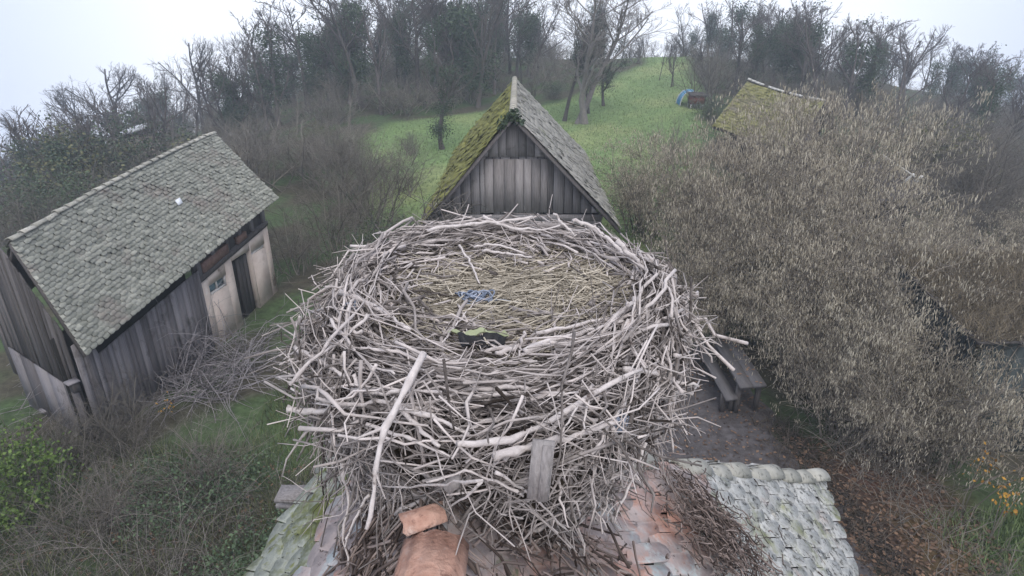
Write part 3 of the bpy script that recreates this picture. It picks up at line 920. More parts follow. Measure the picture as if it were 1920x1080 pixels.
sheet = thing('plastic_sheet', 'black plastic sheet with a pale green edge tucked under sticks in the nest front', 'plastic sheet', p)
for nm, mt, dx, w_, y0, y1, dz in (('black_flap', 'darkplastic', 0, .09, -.05, .0, .055), ('green_edge', 'greenplastic', -.015, .11, .0, .03, .057)):
    mm = MB(); g = []
    for v in np.linspace(y0, y1, 6):
        for u in np.linspace(-1, 1, 16):
            g.append(p + np.array([dx + u * w_ * (1 - .25 * abs(v) / .05), v, dz + .008 * math.sin(u * 5 + v * 40) + .004 * math.sin(u * 13) - (.02 if v < -.02 else 0)]))
    g = np.array(g)
    i, j = np.meshgrid(np.arange(15), np.arange(5))
    q = np.stack([j * 16 + i, j * 16 + i + 1, (j + 1) * 16 + i + 1, (j + 1) * 16 + i], -1).reshape(-1, 4)
    mm.add(g, q); mm.add(g - np.array([0, 0, .003]), q[:, ::-1])
    mm.build(nm, M[mt], sheet, True)

# a loose piece of ridge tile caught under the nest
fp = atz(800, 985, 6.1)
tag(cap_tile(fp + (-.07, -.02, .02), fp + (.05, .03, .03), .06, .055, 1.9, .016, 9, .4, jag=.006).build('ridge_tile_shard', M['terracotta'], None, True, origin=fp), 'broken terracotta ridge tile shard lying under the front of the nest', 'tile shard')

# twigs and bark fallen on to the tiles
m = MB()
def litter_at(n, cx, cy, sx, sy, lmin, lmax, rad, slide=1.):
    x = cx + rng.normal(size=n) * sx; y = cy + rng.normal(size=n) * sy
    a = rng.uniform(0, 2 * pi, n); ln = rng.uniform(lmin, lmax, n)
    s = np.linspace(-.5, .5, 4)
    Px = x[:, None] + ln[:, None] * s * np.cos(a)[:, None]; Py = y[:, None] + ln[:, None] * s * np.sin(a)[:, None]
    Pz = house_z(Px, Py); Pz = .6 * Pz.max(1, keepdims=True) * 0 + Pz + .045 + np.abs(rng.normal(size=n))[:, None] * .02
    P = np.stack([Px, Py, Pz], -1) + rng.normal(size=(n, 4, 3)) * .006
    m.tubes(P, rad * rng.uniform(.5, 1.6, n)[:, None] * np.linspace(1.1, .6, 4)[None], 4, rng.rand(n) ** 1.6)
lp = onplane(1345, 1010, RIDGE, nR)
litter_at(900, lp[0], lp[1], .13, .17, .03, .13, .003)
litter_at(110, RIDGE[0] + .45, 1.4, .25, .18, .06, .3, .004)
litter_at(260, RIDGE[0] - .28, 1.5, .13, .18, .06, .32, .005)
litter_at(230, RIDGE[0] + .1, 1.66, .34, .08, .06, .3, .0045)
litter_at(130, RIDGE[0] + 1.6, 1.6, .45, .5, .03, .12, .0035)
M['littertwig'] = mat('fallen_twig', (.04, .028, .023), (.34, .27, .24), 14, w=.8)
tag(m.build('twig_litter', M['littertwig'], smooth=True), 'loose twigs fallen from the nest on to the roof tiles', 'twigs', kind='stuff')

# ================================================================== LEFT BARN
def solve4(pN, pF, rN, rF, z0):
    d = [ray(*q) for q in (pN, pF, rN, rF)]
    A = np.array([-d[0], d[1], d[2], -d[3]]).T
    t = np.linalg.svd(A)[2][-1]; t = t / t[0] * (z0 - CAM[2]) / d[0][2]
    return [CAM + a * b for a, b in zip(t, d)]


Ne, Fe, Nr, Fr = solve4((160, 667), (522, 371), (18, 455), (402, 250), 2.05)
Nr = CAM + (Nr - CAM) * .91
barn = thing('barn', 'long old barn with mossy grey tile roof and pale plastered stable front', 'barn', (*((Ne + Fe) / 2)[:2], 0))
rng = np.random.RandomState(31)
m = MB(); tiles(m, Ne, Fe, Fr, Nr, 48, 29, .036, .022, 1.05, sag=-.10, rng=rng)
m.build('roof_slope', M['tile_barn'], barn)
Bo = 2 * Nr - Ne; Bo[2] = Ne[2]; Bf = 2 * Fr - Fe; Bf[2] = Fe[2]
m = MB(); tiles(m, Bf, Bo, Nr, Fr, 40, 20, .034, .016, 1.2, sag=-.10, rng=rng)
bs = m.build('roof_slope', M['tile_barn'], barn)
m = MB(); roofdeck(m, Ne, Fe, Fr, Nr, .06, .03, sag=-.10); roofdeck(m, Bf, Bo, Nr, Fr, .06, .03, sag=-.10)
m.build('roof_deck', M['darkboard'], barn)
nn = 26
for q in range(nn):
    s0, s1 = q / nn, (q + 1.08) / nn
    zz = lambda s: np.array([0, 0, .10 * 4 * s * (1 - s) + .03])
    cap_tile(lerp(Nr, Fr, s0) + zz(s0) + rng.normal(size=3) * .008, lerp(Nr, Fr, s1) + zz(s1) - np.array([0, 0, .015]), .085, .075, 2.4, .015, 7, rng.rand()).build('ridge_tile', M['ridgecap'], barn, True)
# front wall below the eave (s from near to far)
ed = nrm((Fe - Ne) * np.array([1, 1, 0])); en = np.array([ed[1], -ed[0], 0])     # outwards, towards the yard
if np.dot(en, CAM - Ne) < 0: en = -en
Lb = np.linalg.norm((Fe - Ne)[:2])
setb = .42
def wallp(s, off=0.): return lerp(Ne, Fe, s) - en * (setb - off)
def eavez(s): return lerp(Ne, Fe, s)[2] + .17
def gz(s): return float(ground_z(*wallp(s)[:2])) - .1
def wpx(px, py):                                       # where a pixel falls on the front wall: (s, z)
    p = onplane(px, py, wallp(0), en)
    return np.dot((p - Ne)[:2], ed[:2]) / Lb, p[2]


sA, _ = wpx(378, 545); sB, _ = wpx(520, 430)
sB = min(sB, .985)
dl, zdt = wpx(434, 490); dr, _ = wpx(470, 480)
_, zpl = wpx(378, 528)
# plaster wall with door and two window openings, cut out of cells
w1l, w1b = wpx(396, 556); w1r, w1t = wpx(424, 514)
w2l, w2b = wpx(472, 480); w2r, w2t = wpx(496, 456)
us = [sA, w1l, w1r, dl, dr, w2l, w2r, sB]
m = MB()
def cell(m, s0, s1, z0, z1, th=.22, off=0., r=.5):
    v = []
    for s in (s0, s1):
        for o in (off - th, off):
            p = wallp(s, o)
            a = z0(s) if callable(z0) else z0; b = z1(s) if callable(z1) else z1
            v += [(p[0], p[1], a), (p[0], p[1], b)]
    m.hexa(v, r)
top = lambda s: zpl + (eavez(s) - eavez(sA)) * 1.0
for a, b, hole in ((sA, w1l, None), (w1l, w1r, (w1b, w1t)), (w1r, dl, None), (dl, dr, (-1, zdt)), (dr, w2l, None), (w2l, w2r, (w2b, w2t)), (w2r, sB, None)):
    if hole is None: cell(m, a, b, gz, top)
    else:
        if hole[0] > 0: cell(m, a, b, gz, hole[0])
        cell(m, a, b, hole[1], top)
m.build('plaster_wall', M['plaster'], barn)
m = MB(); cell(m, dl + .002, dr - .002, gz, zdt - .01, .03, -.15); m.build('doorway_shade_sheet', M['dark'], barn)  # near-black slab paints the shade inside the doorway
m = MB()
for k in range(3):
    sa = dl + (dr - dl) * (.35 + .21 * k)
    cell(m, sa, sa + (dr - dl) * .2, lambda s: gz(s) + .12, zdt - .1, .03, -.09 - .01 * k, rng.rand())
d_ = m.build('door', M['darkboard'], barn); d_['label'] = 'narrow dark brown plank door set back in its opening'
for (l_, r_, b_, t_) in ((w1l, w1r, w1b, w1t), (w2l, w2r, w2b, w2t)):
    wo_ = MB(); cell(wo_, l_ + .002, r_ - .002, b_ + .01, t_ - .01, .02, -.10)
    w_ = wo_.build('window', M['blueglass'], barn)
    fm = MB(); e = .006
    cell(fm, l_, l_ + e, b_, t_, .05, -.04); cell(fm, r_ - e, r_, b_, t_, .05, -.04)
    mid = (l_ + r_) / 2
    cell(fm, l_ + e, r_ - e, b_, b_ + .05, .05, -.042); cell(fm, l_ + e, r_ - e, t_ - .05, t_, .05, -.042); cell(fm, mid - e * .3, mid + e * .3, b_ + .05, t_ - .05, .05, -.044)
    fo = fm.build('window_frame', M['white'], barn); fo.parent = w_
# timber band above the plaster, posts, and boarding to the near end
m = MB(); cell(m, sA, sB, lambda s: top(s) + .003, lambda s: eavez(s) + .05, .08, -.08); m.build('upper_boarding', M['darkboard'], barn)
for k in range(6):
    s = sA + (sB - sA) * (k + .1) / 5.3
    m = MB(); cell(m, s, s + .014, lambda q: top(q) + .01, eavez, .1, .0, rng.rand()); m.build('post', M['greyboard'], barn)
m = MB(); cell(m, sA, sB, lambda s: top(s) + .004, lambda s: top(s) + .12, .2, .05); m.build('beam', M['darkboard'], barn)
m = MB(); cell(m, sA + .03, sA + .18, lambda s: top(s) + .13, lambda s: top(s) + .36, .1, .02); cell(m, sA + .24, sA + .3, lambda s: top(s) + .13, lambda s: top(s) + .3, .1, .03); m.build('brick_infill', M['brick'], barn)
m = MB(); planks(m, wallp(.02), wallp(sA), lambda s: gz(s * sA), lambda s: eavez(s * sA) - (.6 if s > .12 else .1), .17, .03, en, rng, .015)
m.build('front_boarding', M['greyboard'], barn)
m = MB(); cell(m, .02, sA, gz, lambda s: eavez(s) - .02, .03, -.35); m.build('gap_shade_sheet', M['dark'], barn)  # near-black sheet: shade seen past the boards, painted as its colour
# near gable: weathered boards up to the verge
gA = wallp(.03); gdir = nrm((Nr - Ne) * np.array([1, 1, 0])); gn = np.array([-gdir[1], gdir[0], 0])
if np.dot(gn, CAM - Ne) < 0: gn = -gn
gw = np.linalg.norm((Nr - Ne)[:2])
g0 = wallp(.02, -.03) + ed * .0; g1 = Bo - gdir * .2 - ed * .22
gl = np.linalg.norm((g1 - g0)[:2])
def gabz(s):
    q = .42 + s * gl
    return Ne[2] + (Nr[2] - Ne[2]) * (1 - abs(q - gw) / gw) - .03
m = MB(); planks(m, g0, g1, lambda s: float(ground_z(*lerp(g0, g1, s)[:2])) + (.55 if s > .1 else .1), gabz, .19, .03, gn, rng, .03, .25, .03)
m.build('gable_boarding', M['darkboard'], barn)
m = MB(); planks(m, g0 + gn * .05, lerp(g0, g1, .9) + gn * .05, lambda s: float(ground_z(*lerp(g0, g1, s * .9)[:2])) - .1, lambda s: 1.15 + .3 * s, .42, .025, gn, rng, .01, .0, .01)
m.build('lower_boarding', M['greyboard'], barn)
# patch of slipped pale tile on the roof and old ladder-like slat at the eave
pt_ = lerp(lerp(Ne, Fe, .56), lerp(Nr, Fr, .56), .52)
nB = np.cross(Fe - Ne, Nr - Ne); nB /= np.linalg.norm(nB); nB = nB if nB[2] > 0 else -nB
m = MB(); u_ = nrm(Fe - Ne); v_ = nrm(Nr - Ne)
zs = np.array([0, 0, .09])
m.hexa([pt_ + zs + u_ * a + v_ * b + nB * c for a in (-.08, .09) for b in (-.07, .08) for c in (.05, .07)], .9)
sp = m.build('patched_tile', M['lightroof'], barn); sp['label'] = 'single pale replacement tile in the middle of the mossy roof'
# small nest boxes on the lower gable boarding
for (x, y) in ((92, 775), (140, 725)):
    p = onplane(x, y, g0 + gn * .12, gn)
    bx = thing('nest_box', 'small dark nest box on the barn gable, the one nearer %s' % ('the ground' if y > 750 else 'the roof edge'), 'nest box', p, 'nest boxes on the barn gable')
    m = MB(); rot = np.array([gdir, gn, (0, 0, 1)]).T
    m.box(p, (.07, .06, .10), rot, .3); m.build('body', M['darkboard'], bx)
    m = MB(); m.box(p + np.array([0, 0, .115]) + gn * .02, (.1, .1, .012), rot, .9); m.build('lid', M['greyboard'], bx)

# ================================================================== CENTRE SHED
D0 = 2.0
apF = atz(962, 213, CAM[2] - D0); yF = apF[1]
apB = atz(965, 147, CAM[2] - D0); yB = apB[1]
erF = aty(1163, 425, yF); elF = aty(786, 423, yF)
zE = (erF[2] + elF[2]) / 2 - .05
erF[2] = zE; elF[2] = zE
erB = np.array([erF[0] + .1, yB, zE + .1]); elB = np.array([elF[0] + .1, yB, zE + .1])
sh = thing('plank_shed', 'gabled grey plank shed behind the nest, roof half mossy yellow, half grey', 'shed', (apF[0], (yF + yB) / 2, 0))
rng = np.random.RandomState(41)
m = MB(); tiles(m, erF, erB, apB, apF, 44, 20, .03, .014, 1., rng=rng); m.build('roof_slope', M['shed_grey'], sh)['label'] = 'right slope, plain grey tiles'
m = MB(); tiles(m, elB, elF, apF, apB, 44, 20, .035, .014, 1.8, rng=rng); m.build('roof_slope', M['shed_moss'], sh)['label'] = 'left slope thick with yellow-green moss'
m = MB(); roofdeck(m, erF, erB, apB, apF, .06, .03); roofdeck(m, elB, elF, apF, apB, .06, .03); m.build('roof_deck', M['darkboard'], sh)
nn = 24
for q in range(nn):
    a = lerp(apF, apB, q / nn); b = lerp(apF, apB, (q + 1.08) / nn)
    cap_tile(a + (0, 0, .03), b + (0, 0, .02), .11, .10, 2.4, .016, 7, rng.rand()).build('ridge_tile', M['shed_grey'], sh, True)
yg = yF + .45
hw = (erF[0] - elF[0]) / 2; cxs = apF[0]
zmid = aty(960, 293, yg)[2]; zlow = aty(960, 401, yg)[2]
def rz(x): return zE + (apF[2] - zE) * (1 - abs(x - cxs) / hw) - .13
x0, x1 = cxs - hw + .22, cxs + hw - .22
def seg(zfun, a, b): return lambda s: zfun(a + (b - a) * s)
hm = hw * (apF[2] - zmid - .1) / (apF[2] - zE)
m = MB(); planks(m, (cxs - hm, yg - .06), (cxs + hm, yg - .06), lambda s: zmid, seg(rz, cxs - hm, cxs + hm), .24, .03, (0, -1), rng, .006, .02); m.build('upper_gable', M['shedboard'], sh)
m = MB(); planks(m, (x0, yg), (x1, yg), lambda s: zlow, lambda s: min(rz(x0 + (x1 - x0) * s), zmid + .03), .23, .03, (0, -1), rng, .016, .05, .02); m.build('lower_gable', M['shedboard'], sh)
m = MB(); planks(m, (cxs - .72, yg - .045), (cxs + .92, yg - .045), lambda s: zlow + .04, lambda s: zmid - .06, .24, .03, (0, -1), rng, .014, .05, .02); m.build('loft_door', M['board'], sh)['label'] = 'paler wide boards closing the loft door'
m = MB()
for k in range(5): m.box((cxs, yg - .02, zlow - .09 - .17 * k), (hw - .25, .03, .078), r=rng.rand())
m.build('cross_boarding', M['shedboard'], sh)
for s_ in (-1, 1):
    m = MB(); e = erF if s_ > 0 else elF
    m.beam(e + np.array([0, -.0, -.12]), apF + np.array([0, -.0, -.12]), .05, .13, .6, up=(0, 1, 0)); m.build('barge_board', M['darkboard'], sh)
m = MB()
zg = float(ground_z(cxs, yF)) - .3
m.box((cxs, (yg + yB) / 2 + .15, (zE + zg) / 2 + .05), (hw - .3, (yB - yg) / 2 - .1, (zE - zg) / 2 + .1)); m.build('wall', M['darkboard'], sh)
m = MB(); xx = np.array([(cxs - hw + .35, zE), (cxs + hw - .35, zE), (cxs, apF[2] - .35)])
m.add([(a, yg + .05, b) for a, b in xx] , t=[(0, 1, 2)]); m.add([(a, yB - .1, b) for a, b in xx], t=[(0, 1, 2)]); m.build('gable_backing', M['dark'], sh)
# bare creeper on the left verge of the shed
rngc = np.random.RandomState(5)
n = 140
base = np.stack([elF[0] + .05 + rngc.rand(n) * 1.1, np.full(n, yF - .08) + rngc.normal(size=n) * .12, zE - .6 + rngc.rand(n) * 1.2], -1)
P = branch(rngc, base, np.tile((.35, -.1, .5), (n, 1)) + rngc.normal(size=(n, 3)) * .5, rngc.uniform(.4, 1.2, n), 6, -.05, .3)
m = MB(); m.tubes(P, np.full((n, 6), .011) * np.linspace(1, .4, 6), 4)
tag(m.build('creeper', M['bramble'], smooth=True, origin=(elF[0], yF, zE)), 'bare grey creeper tangled over the left verge of the plank shed', 'creeper')
# ivy scraps at the front apex
m = leaves_around(rngc, apF + np.array([(x_ * .1, -.02, -abs(x_) * .1) for x_ in np.linspace(-3, 2, 24)]), 260, .05, .05)
tag(m.build('ivy_tuft', M['ivy'], origin=apF), 'small dark tuft of dead ivy at the front peak of the plank shed', 'ivy')

# ================================================================== RIGHT BACK BARN and other buildings
yb_ = 30.
r0 = aty(1402, 151, yb_); r1 = aty(1552, 192, yb_ - 2.0); r1[2] = max(r1[2], r0[2] - .9)
zb0 = float(ground_z(r0[0], yb_))
e0 = aty(1335, 236, yb_ - 2.6); e1 = e0 + (r1 - r0)
bb = thing('mossy_barn', 'barn with yellow-mossed roof mostly hidden behind the hazel bushes', 'barn', (*((r0 + r1) / 2)[:2], zb0))
rng = np.random.RandomState(51)
r2 = r0 + (r1 - r0) * .97; e2 = e0 + (r1 - r0) * .97
m = MB(); tiles(m, e0, e2, r2, r0, 34, 20, .04, .016, 1.5, sag=.12, rng=rng); m.build('roof_slope', M['moss_far'], bb)
b0 = 2 * r0 - e0; b0[2] = e0[2]; b2 = 2 * r2 - e2; b2[2] = e2[2]
m = MB(); roofdeck(m, e0, e2, r2, r0, .08, .04, sag=.12); roofdeck(m, b2, b0, r0, r2, .08, .0); m.build('roof_deck', M['darkboard'], bb)
for q in range(18):
    if q in (4, 9, 13): continue
    a = lerp(r0, r2, q / 18); b = lerp(r0, r2, (q + .95) / 18)
    zz = -.12 * 4 * (q / 18) * (1 - q / 18)
    cap_tile(a + (0, 0, .05 + zz), b + (0, 0, .05 + zz), .12, .11, 2.4, .02, 6, .9).build('ridge_tile', M['tile_lichen'], bb)
m = MB()
cc = (e0 + e2 + b0 + b2) / 4
ax = nrm((r2 - r0) * (1, 1, 0)); ay = np.array([-ax[1], ax[0], 0])
m.box((cc[0], cc[1], (zb0 - .5 + e0[2]) / 2 - .3), (np.linalg.norm((r2 - r0)[:2]) / 2 - .3, np.linalg.norm((b0 - e0)[:2]) / 2 * .8, (e0[2] - zb0 + .5) / 2), np.array([ax, ay, (0, 0, 1)]).T)
m.build('wall', M['darkboard'], bb)

# low lean-to at the right edge
p0 = aty(1838, 630, 9.4)
le = thing('lean_to', 'dark lean-to at the right edge of the view with overgrown grassy roof', 'shed', (p0[0] + 1.5, p0[1] - .6, 0))
m = MB()
zr_ = p0[2]
A_ = np.array([p0[0] - .15, p0[1] - .2, zr_ - .02]); B_ = np.array([p0[0] + 3.4, p0[1] - .1, zr_ - .02]); C_ = B_ + (.1, 3.0, .45); D_ = A_ + (.1, 3.0, .45)
roofdeck(m, A_, B_, C_, D_, .05, 0); m.build('roof', M['darkboard'], le)
m = MB(); planks(m, (p0[0] + .05, p0[1] + .06), (p0[0] + .05, p0[1] + 2.6), lambda s: -.1, lambda s: zr_ - .05 + .38 * s, .2, .03, (-1, 0), rng, .012)
M['greenboard'] = mat('dark_green_board', (.022, .028, .028), (.07, .085, .085), 3, (9, 9, .5), .5, .8, .3)
m.build('side_boarding', M['greenboard'], le)
m = MB(); planks(m, (p0[0] + .08, p0[1]), (p0[0] + 3.1, p0[1] + .02), lambda s: -.1, lambda s: zr_ - .10, .2, .03, (0, -1), rng, .012); m.build('end_boarding', M['greenboard'], le)

# distant cottage roof on the left slope
p = aty(252, 237, 34.)
cz = float(ground_z(p[0], p[1]))
ct = thing('cottage', 'far cottage in the left wood, only its long pale roof edge showing', 'cottage', (p[0], p[1], cz))
pa, pb_ = aty(226, 245, 34.), aty(276, 229, 33.4)
m = MB(); roofdeck(m, pa + (0, -.35, -.25), pb_ + (0, -.35, -.25), pb_, pa, .08, 0); roofdeck(m, pb_ + (0, 1.6, -1.2), pa + (0, 1.6, -1.2), pa, pb_, .08, 0); m.build('roof', M['lightroof'], ct)
m = MB(); m.box((pa + pb_) / 2 + np.array([0, .8, -1.6]), (.7, .7, 1.1), r=.5); m.build('wall', M['plaster'], ct)

# broken rafters showing above the hazels on the right
tb = aty(1712, 338, 18.)
for (a, b, w_, lab) in (((1655, 290), (1716, 332), .07, 'long pale broken rafter lying sloped above the right hazels'), ((1690, 345), (1713, 326), .10, 'short pale plank crossing a dark gap, left of the two short ones'), ((1712, 345), (1728, 330), .10, 'short pale plank crossing a dark gap, right of the two short ones')):
    pa, pb_ = aty(*a, 17.6), aty(*b, 17.4)
    m = MB(); m.beam(pa, pb_, w_, .04, .8); m.beam(pa + (.0, .02, -.05), lerp(pa, pb_, .8) + (0, .02, -.05), w_ * .7, .03, .3)
    tag(m.build('rafter', M['white'], origin=pa), lab, 'plank', 'broken roof timbers')
ru = thing('ruined_shed', 'dark collapsed shed roof under broken pale planks right of the hazels', 'shed', (tb[0], 18.6, float(ground_z(tb[0], 18.6))))
zg = float(ground_z(tb[0], 18.6))
m = MB(); roofdeck(m, tb + (-2.6, -.2, -.9), tb + (.5, -.2, -.35), tb + (.2, 1.9, .15), tb + (-2.6, 1.9, .1), .08, 0); m.build('roof', M['darkboard'], ru)
m = MB(); m.box((tb[0] - 1.1, 18.9, (zg + tb[2]) / 2 - .6), (1.35, .75, (tb[2] - zg) / 2 - .15)); m.build('wall', M['dark'], ru)

# blue tarpaulin shelter and red-brown hutch on the meadow
p = gnd(1290, 196)
tent = thing('tarp_shelter', 'bright blue domed tarpaulin shelter on the far meadow', 'tent', p)
m = MB(); g = []
for a in np.linspace(-pi / 2, pi / 2, 13):
    for b in np.linspace(0, 1, 7):
        w_ = .62 * (1 + .04 * math.sin(a * 9))
        g.append(p + np.array([w_ * sin(a), -.5 + 1.0 * b, .95 * cos(a) * (1 - .12 * (2 * b - 1) ** 2)]))
g = np.array(g); i, j = np.meshgrid(np.arange(6), np.arange(12))
m.add(g, np.stack([j * 7 + i, j * 7 + i + 1, (j + 1) * 7 + i + 1, (j + 1) * 7 + i], -1).reshape(-1, 4)); m.build('cover', M['tarp'], tent, True)
m = MB()
for q in (-.5, .5):
    aa = np.linspace(-pi / 2, pi / 2, 15)
    m.tubes(np.stack([p[0] + .64 * np.sin(aa), np.full(15, p[1] + q), p[2] + .97 * np.cos(aa) * .9], -1)[None], np.full((1, 15), .03), 5)
m.build('hoop', M['lightroof'], tent)
h = gnd(1302, 203)
hut = thing('hutch', 'red-brown wooden hutch on short legs beside the blue shelter', 'hutch', h)
m = MB(); m.box(h + (0.05, 0, .55), (.42, .35, .27)); m.build('body', M['redwood'], hut)
m = MB(); m.box(h + (0.05, -.05, .86), (.5, .45, .03), np.array(Matrix.Rotation(.12, 3, 'X'))); m.build('roof', M['darkboard'], hut)
for a in (-.32, .42):
    for b in (-.28, .28):
        m = MB(); m.box(h + (a, b, .14), (.035, .035, .15)); m.build('leg', M['white'], hut)

# table and bench in the yard
def slab_thing(name, label, cat, cs, zt, th):
    pts = [atz(x, y, zt) for x, y in cs]      # four top corners
    c = sum(pts) / 4
    t = thing(name, label, cat, (c[0], c[1], 0))
    n_ = 2 if name == 'table' else 1
    for k in range(n_):
        a0, a1 = k / n_, (k + .995) / n_
        q = [lerp(pts[0], pts[1], a0), lerp(pts[0], pts[1], a1), lerp(pts[3], pts[2], a0), lerp(pts[3], pts[2], a1)]
        m = MB() if k == 0 else m
        d = np.array([0, 0, th])
        m.hexa([q[0] - d, q[0], q[2] - d, q[2], q[1] - d, q[1], q[3] - d, q[3]], rng.rand())
    m.build('top' if name == 'table' else 'seat', M['slab'], t)
    for u, v in ((.12, .1), (.88, .1), (.12, .9), (.88, .9)):
        p = lerp(lerp(pts[0], pts[1], u), lerp(pts[3], pts[2], u), v)
        m = MB(); m.box((p[0], p[1], (zt - th) / 2), (.045, .045, (zt - th) / 2)); m.build('leg', M['darkboard'], t)
slab_thing('table', 'dark plank table on the bare yard below the hazel, a few leaves on top', 'table', ((1336, 634), (1379, 634), (1438, 722), (1388, 726)), .76, .05)
slab_thing('bench', 'narrow dark bench along the left side of the yard table', 'bench', ((1300, 640), (1322, 640), (1384, 746), (1362, 750)), .46, .045)

# ================================================================== HAZELS
HZ = []
for k, (seed, h) in enumerate(((61, 4.8), (62, 4.4), (63, 5.0))):
    m, P, P1, P2, rng = bush_mesh(seed, h, 2.3, 30, 11, 6, .030, .02, .16)
    tw = m.mesh('hazel_stems_%s' % 'abc'[k], M['haztwig'], True)
    pts = np.concatenate([P2[:, 1:].reshape(-1, 3), P1[:, 2:].reshape(-1, 3), P2[:, 2:].reshape(-1, 3)])
    n = 19000
    c = pts[rng.randint(len(pts), size=n)] + rng.normal(size=(n, 3)) * .06
    w3 = np.sin(c[:, 0] * 3.1 + k) * np.sin(c[:, 1] * 2.7 + 2 * k) * np.sin(c[:, 2] * 3.3)
    c = c[(c[:, 2] > .7) & (rng.rand(len(c)) < .45 + .9 * w3)]; n = len(c)
    ln = rng.uniform(.07, .15, n)
    d = np.tile((0, 0, -1.), (n, 1)) + rng.normal(size=(n, 3)) * .16
    Pc = c[:, None] + nrm(d)[:, None] * (ln[:, None] * np.array([0, .35, .8, 1.]))[..., None]
    cm = MB(); cm.tubes(Pc, np.array([.003, .0088, .008, .001])[None] * rng.uniform(.7, 1.15, n)[:, None], 3)
    HZ.append((tw, cm.mesh('hazel_catkins_%s' % 'abc'[k], M['catkin'])))
HP = [(4.7, 20.5, 3.3), (6.1, 17.6, 4.6), (8.6, 17.5, 5.9), (7.2, 14.6, 4.9), (9.8, 14.0, 3.0), (12.6, 17.2, 2.1), (7.5, 12.6, 4.2), (11.2, 13.5, 3.2), (6.6, 12.0, 3.9), (6.6, 9.9, 2.6), (7.6, 9.2, 2.9), (13.2, 14.6, 2.3), (5.4, 15.0, 3.9), (11.0, 20.2, 5.2), (15.8, 17.5, 2.3), (4.9, 13.3, 2.9), (7.3, 11.0, 3.4)]
HL = ['low hazel at the far left end of the row, nearest the plank shed', 'tall hazel in the second rank just right of the meadow edge', 'tall hazel in front of the mossy barn roof', 'broad hazel in the middle of the row behind the yard table', 'big hazel in the middle of the thicket, right of the broadest one', 'low hazel at the back below the broken rafters', 'hazel leaning over the yard right of the table', 'hazel in the right half of the thicket, behind the front rank', 'dense hazel hanging over the far end of the table', 'front rank hazel facing the lean-to with hanging catkins', 'front rank hazel nearest the nest, its catkins hanging over the yard', 'hazel above the dark lean-to at the right edge', 'slim hazel between the shed and the table', 'back rank hazel behind the mossy barn eave', 'hazel furthest right, against the dark wood', 'small hazel with bare low shoots left of the table', 'hazel pressed against the left side of the lean-to']
rng = np.random.RandomState(71)
for k, ((x, y, h), lab) in enumerate(zip(HP, HL)):
    z = float(ground_z(x, y))
    t = thing('hazel_bush', lab, 'bush', (x, y, z), 'hazel bushes with catkins')
    s = h / (4.8, 4.4, 5.0)[k % 3] * .97
    t.scale = (s * 1.12 if h > 3.5 else s * 1.3, s * 1.12 if h > 3.5 else s * 1.3, s); t.rotation_euler = (0, 0, rng.rand() * 6.28)
    for nm, me in zip(('stems', 'catkins'), HZ[k % 3]):
        o = bpy.data.objects.new(nm, me); COL.objects.link(o); o.parent = t

# ================================================================== WOODS
rng = np.random.RandomState(81)
rs = np.random.RandomState(82)
# trees that stand free on the meadow
tree_px('pale', 1087, -60, 36., 'bare_tree', 'tallest forked bare tree with pale trunk on the meadow behind the shed', wide=1.9)
tree_px('b', 1065, -10, 37., 'bare_tree', 'leaning bare tree left beside the ivied pair behind the shed roof', wide=1.2)
tree_px('ivy3', 1142, 30, 41., 'ivy_tree', 'dense ivied tree on the meadow just right of the tall twin tree', wide=1.)
tree_px('ivy4', 1112, 45, 39., 'ivy_tree', 'dark ivied tree between the twin tree and the dense one', wide=.9)
tree_px('b', 1243, 68, 50., 'bare_tree', 'small bare tree far up the meadow, left of a pair', wide=.7)
tree_px('c', 1268, 60, 47., 'bare_tree', 'forked bare tree far up the meadow, right of a pair', wide=.8)
tree_px('ivy1', 820, 60, 31., 'bare_tree', 'bare spreading tree on the grass just left of the shed', wide=1.3)
tree_px('e', 978, 20, 44., 'bare_tree', 'slender bare tree in the gap behind the shed ridge')
for k, (px, top) in enumerate(((1205, 62), (1222, 54), (1285, 56), (1300, 48), (1318, 60), (1192, 66), (1258, 66), (1235, 74))):
    tree_px('abced'[k % 5], px, top, 72., 'bare_tree', 'faint hazy tree on the far crest of the meadow', 'far trees beyond the meadow crest', wide=1.2)
# named by where they break the skyline
SKY = [('d', 40, 205, 62, 0), ('a', 105, 165, 60, 0), ('b', 145, 140, 60, 0), ('d', 185, 112, 58, 1), ('c', 230, 150, 62, 0), ('b', 275, 115, 60, 0), ('d', 345, 62, 50, 0), ('b', 372, 85, 52, 0), ('c', 405, 62, 54, 0), ('e', 432, 70, 52, 0), ('a', 462, 80, 52, 0), ('c', 520, 62, 54, 0),
       ('d', 555, 25, 46, 0), ('ivy2', 600, 18, 44, 1), ('a', 640, -15, 48, 0), ('b', 670, -25, 50, 0), ('ivy1', 700, 15, 43, 1), ('c', 735, -30, 46, 0), ('d', 770, -40, 42, 0), ('ivy3', 815, 0, 46, 1), ('b', 850, -50, 44, 0), ('a', 885, -30, 46, 0), ('ivy2', 925, 15, 48, 1), ('ivy4', 970, 5, 50, 1), ('d', 1010, 40, 52, 0),
       ('a', 1325, 70, 52, 0), ('c', 1350, 60, 56, 0), ('d', 1400, 12, 44, 0), ('ivy3', 1425, 45, 42, 1), ('b', 1450, 40, 48, 0), ('ivy4', 1495, 40, 42, 1), ('ivy3', 1520, 75, 42, 1), ('d', 1568, 35, 46, 0), ('a', 1612, 62, 48, 0), ('ivy3', 1640, 85, 40, 1), ('b', 1665, 80, 50, 0), ('c', 1700, 130, 56, 0), ('d', 1775, 185, 40, 1), ('b', 1868, 140, 52, 0), ('a', 1905, 175, 50, 0)]
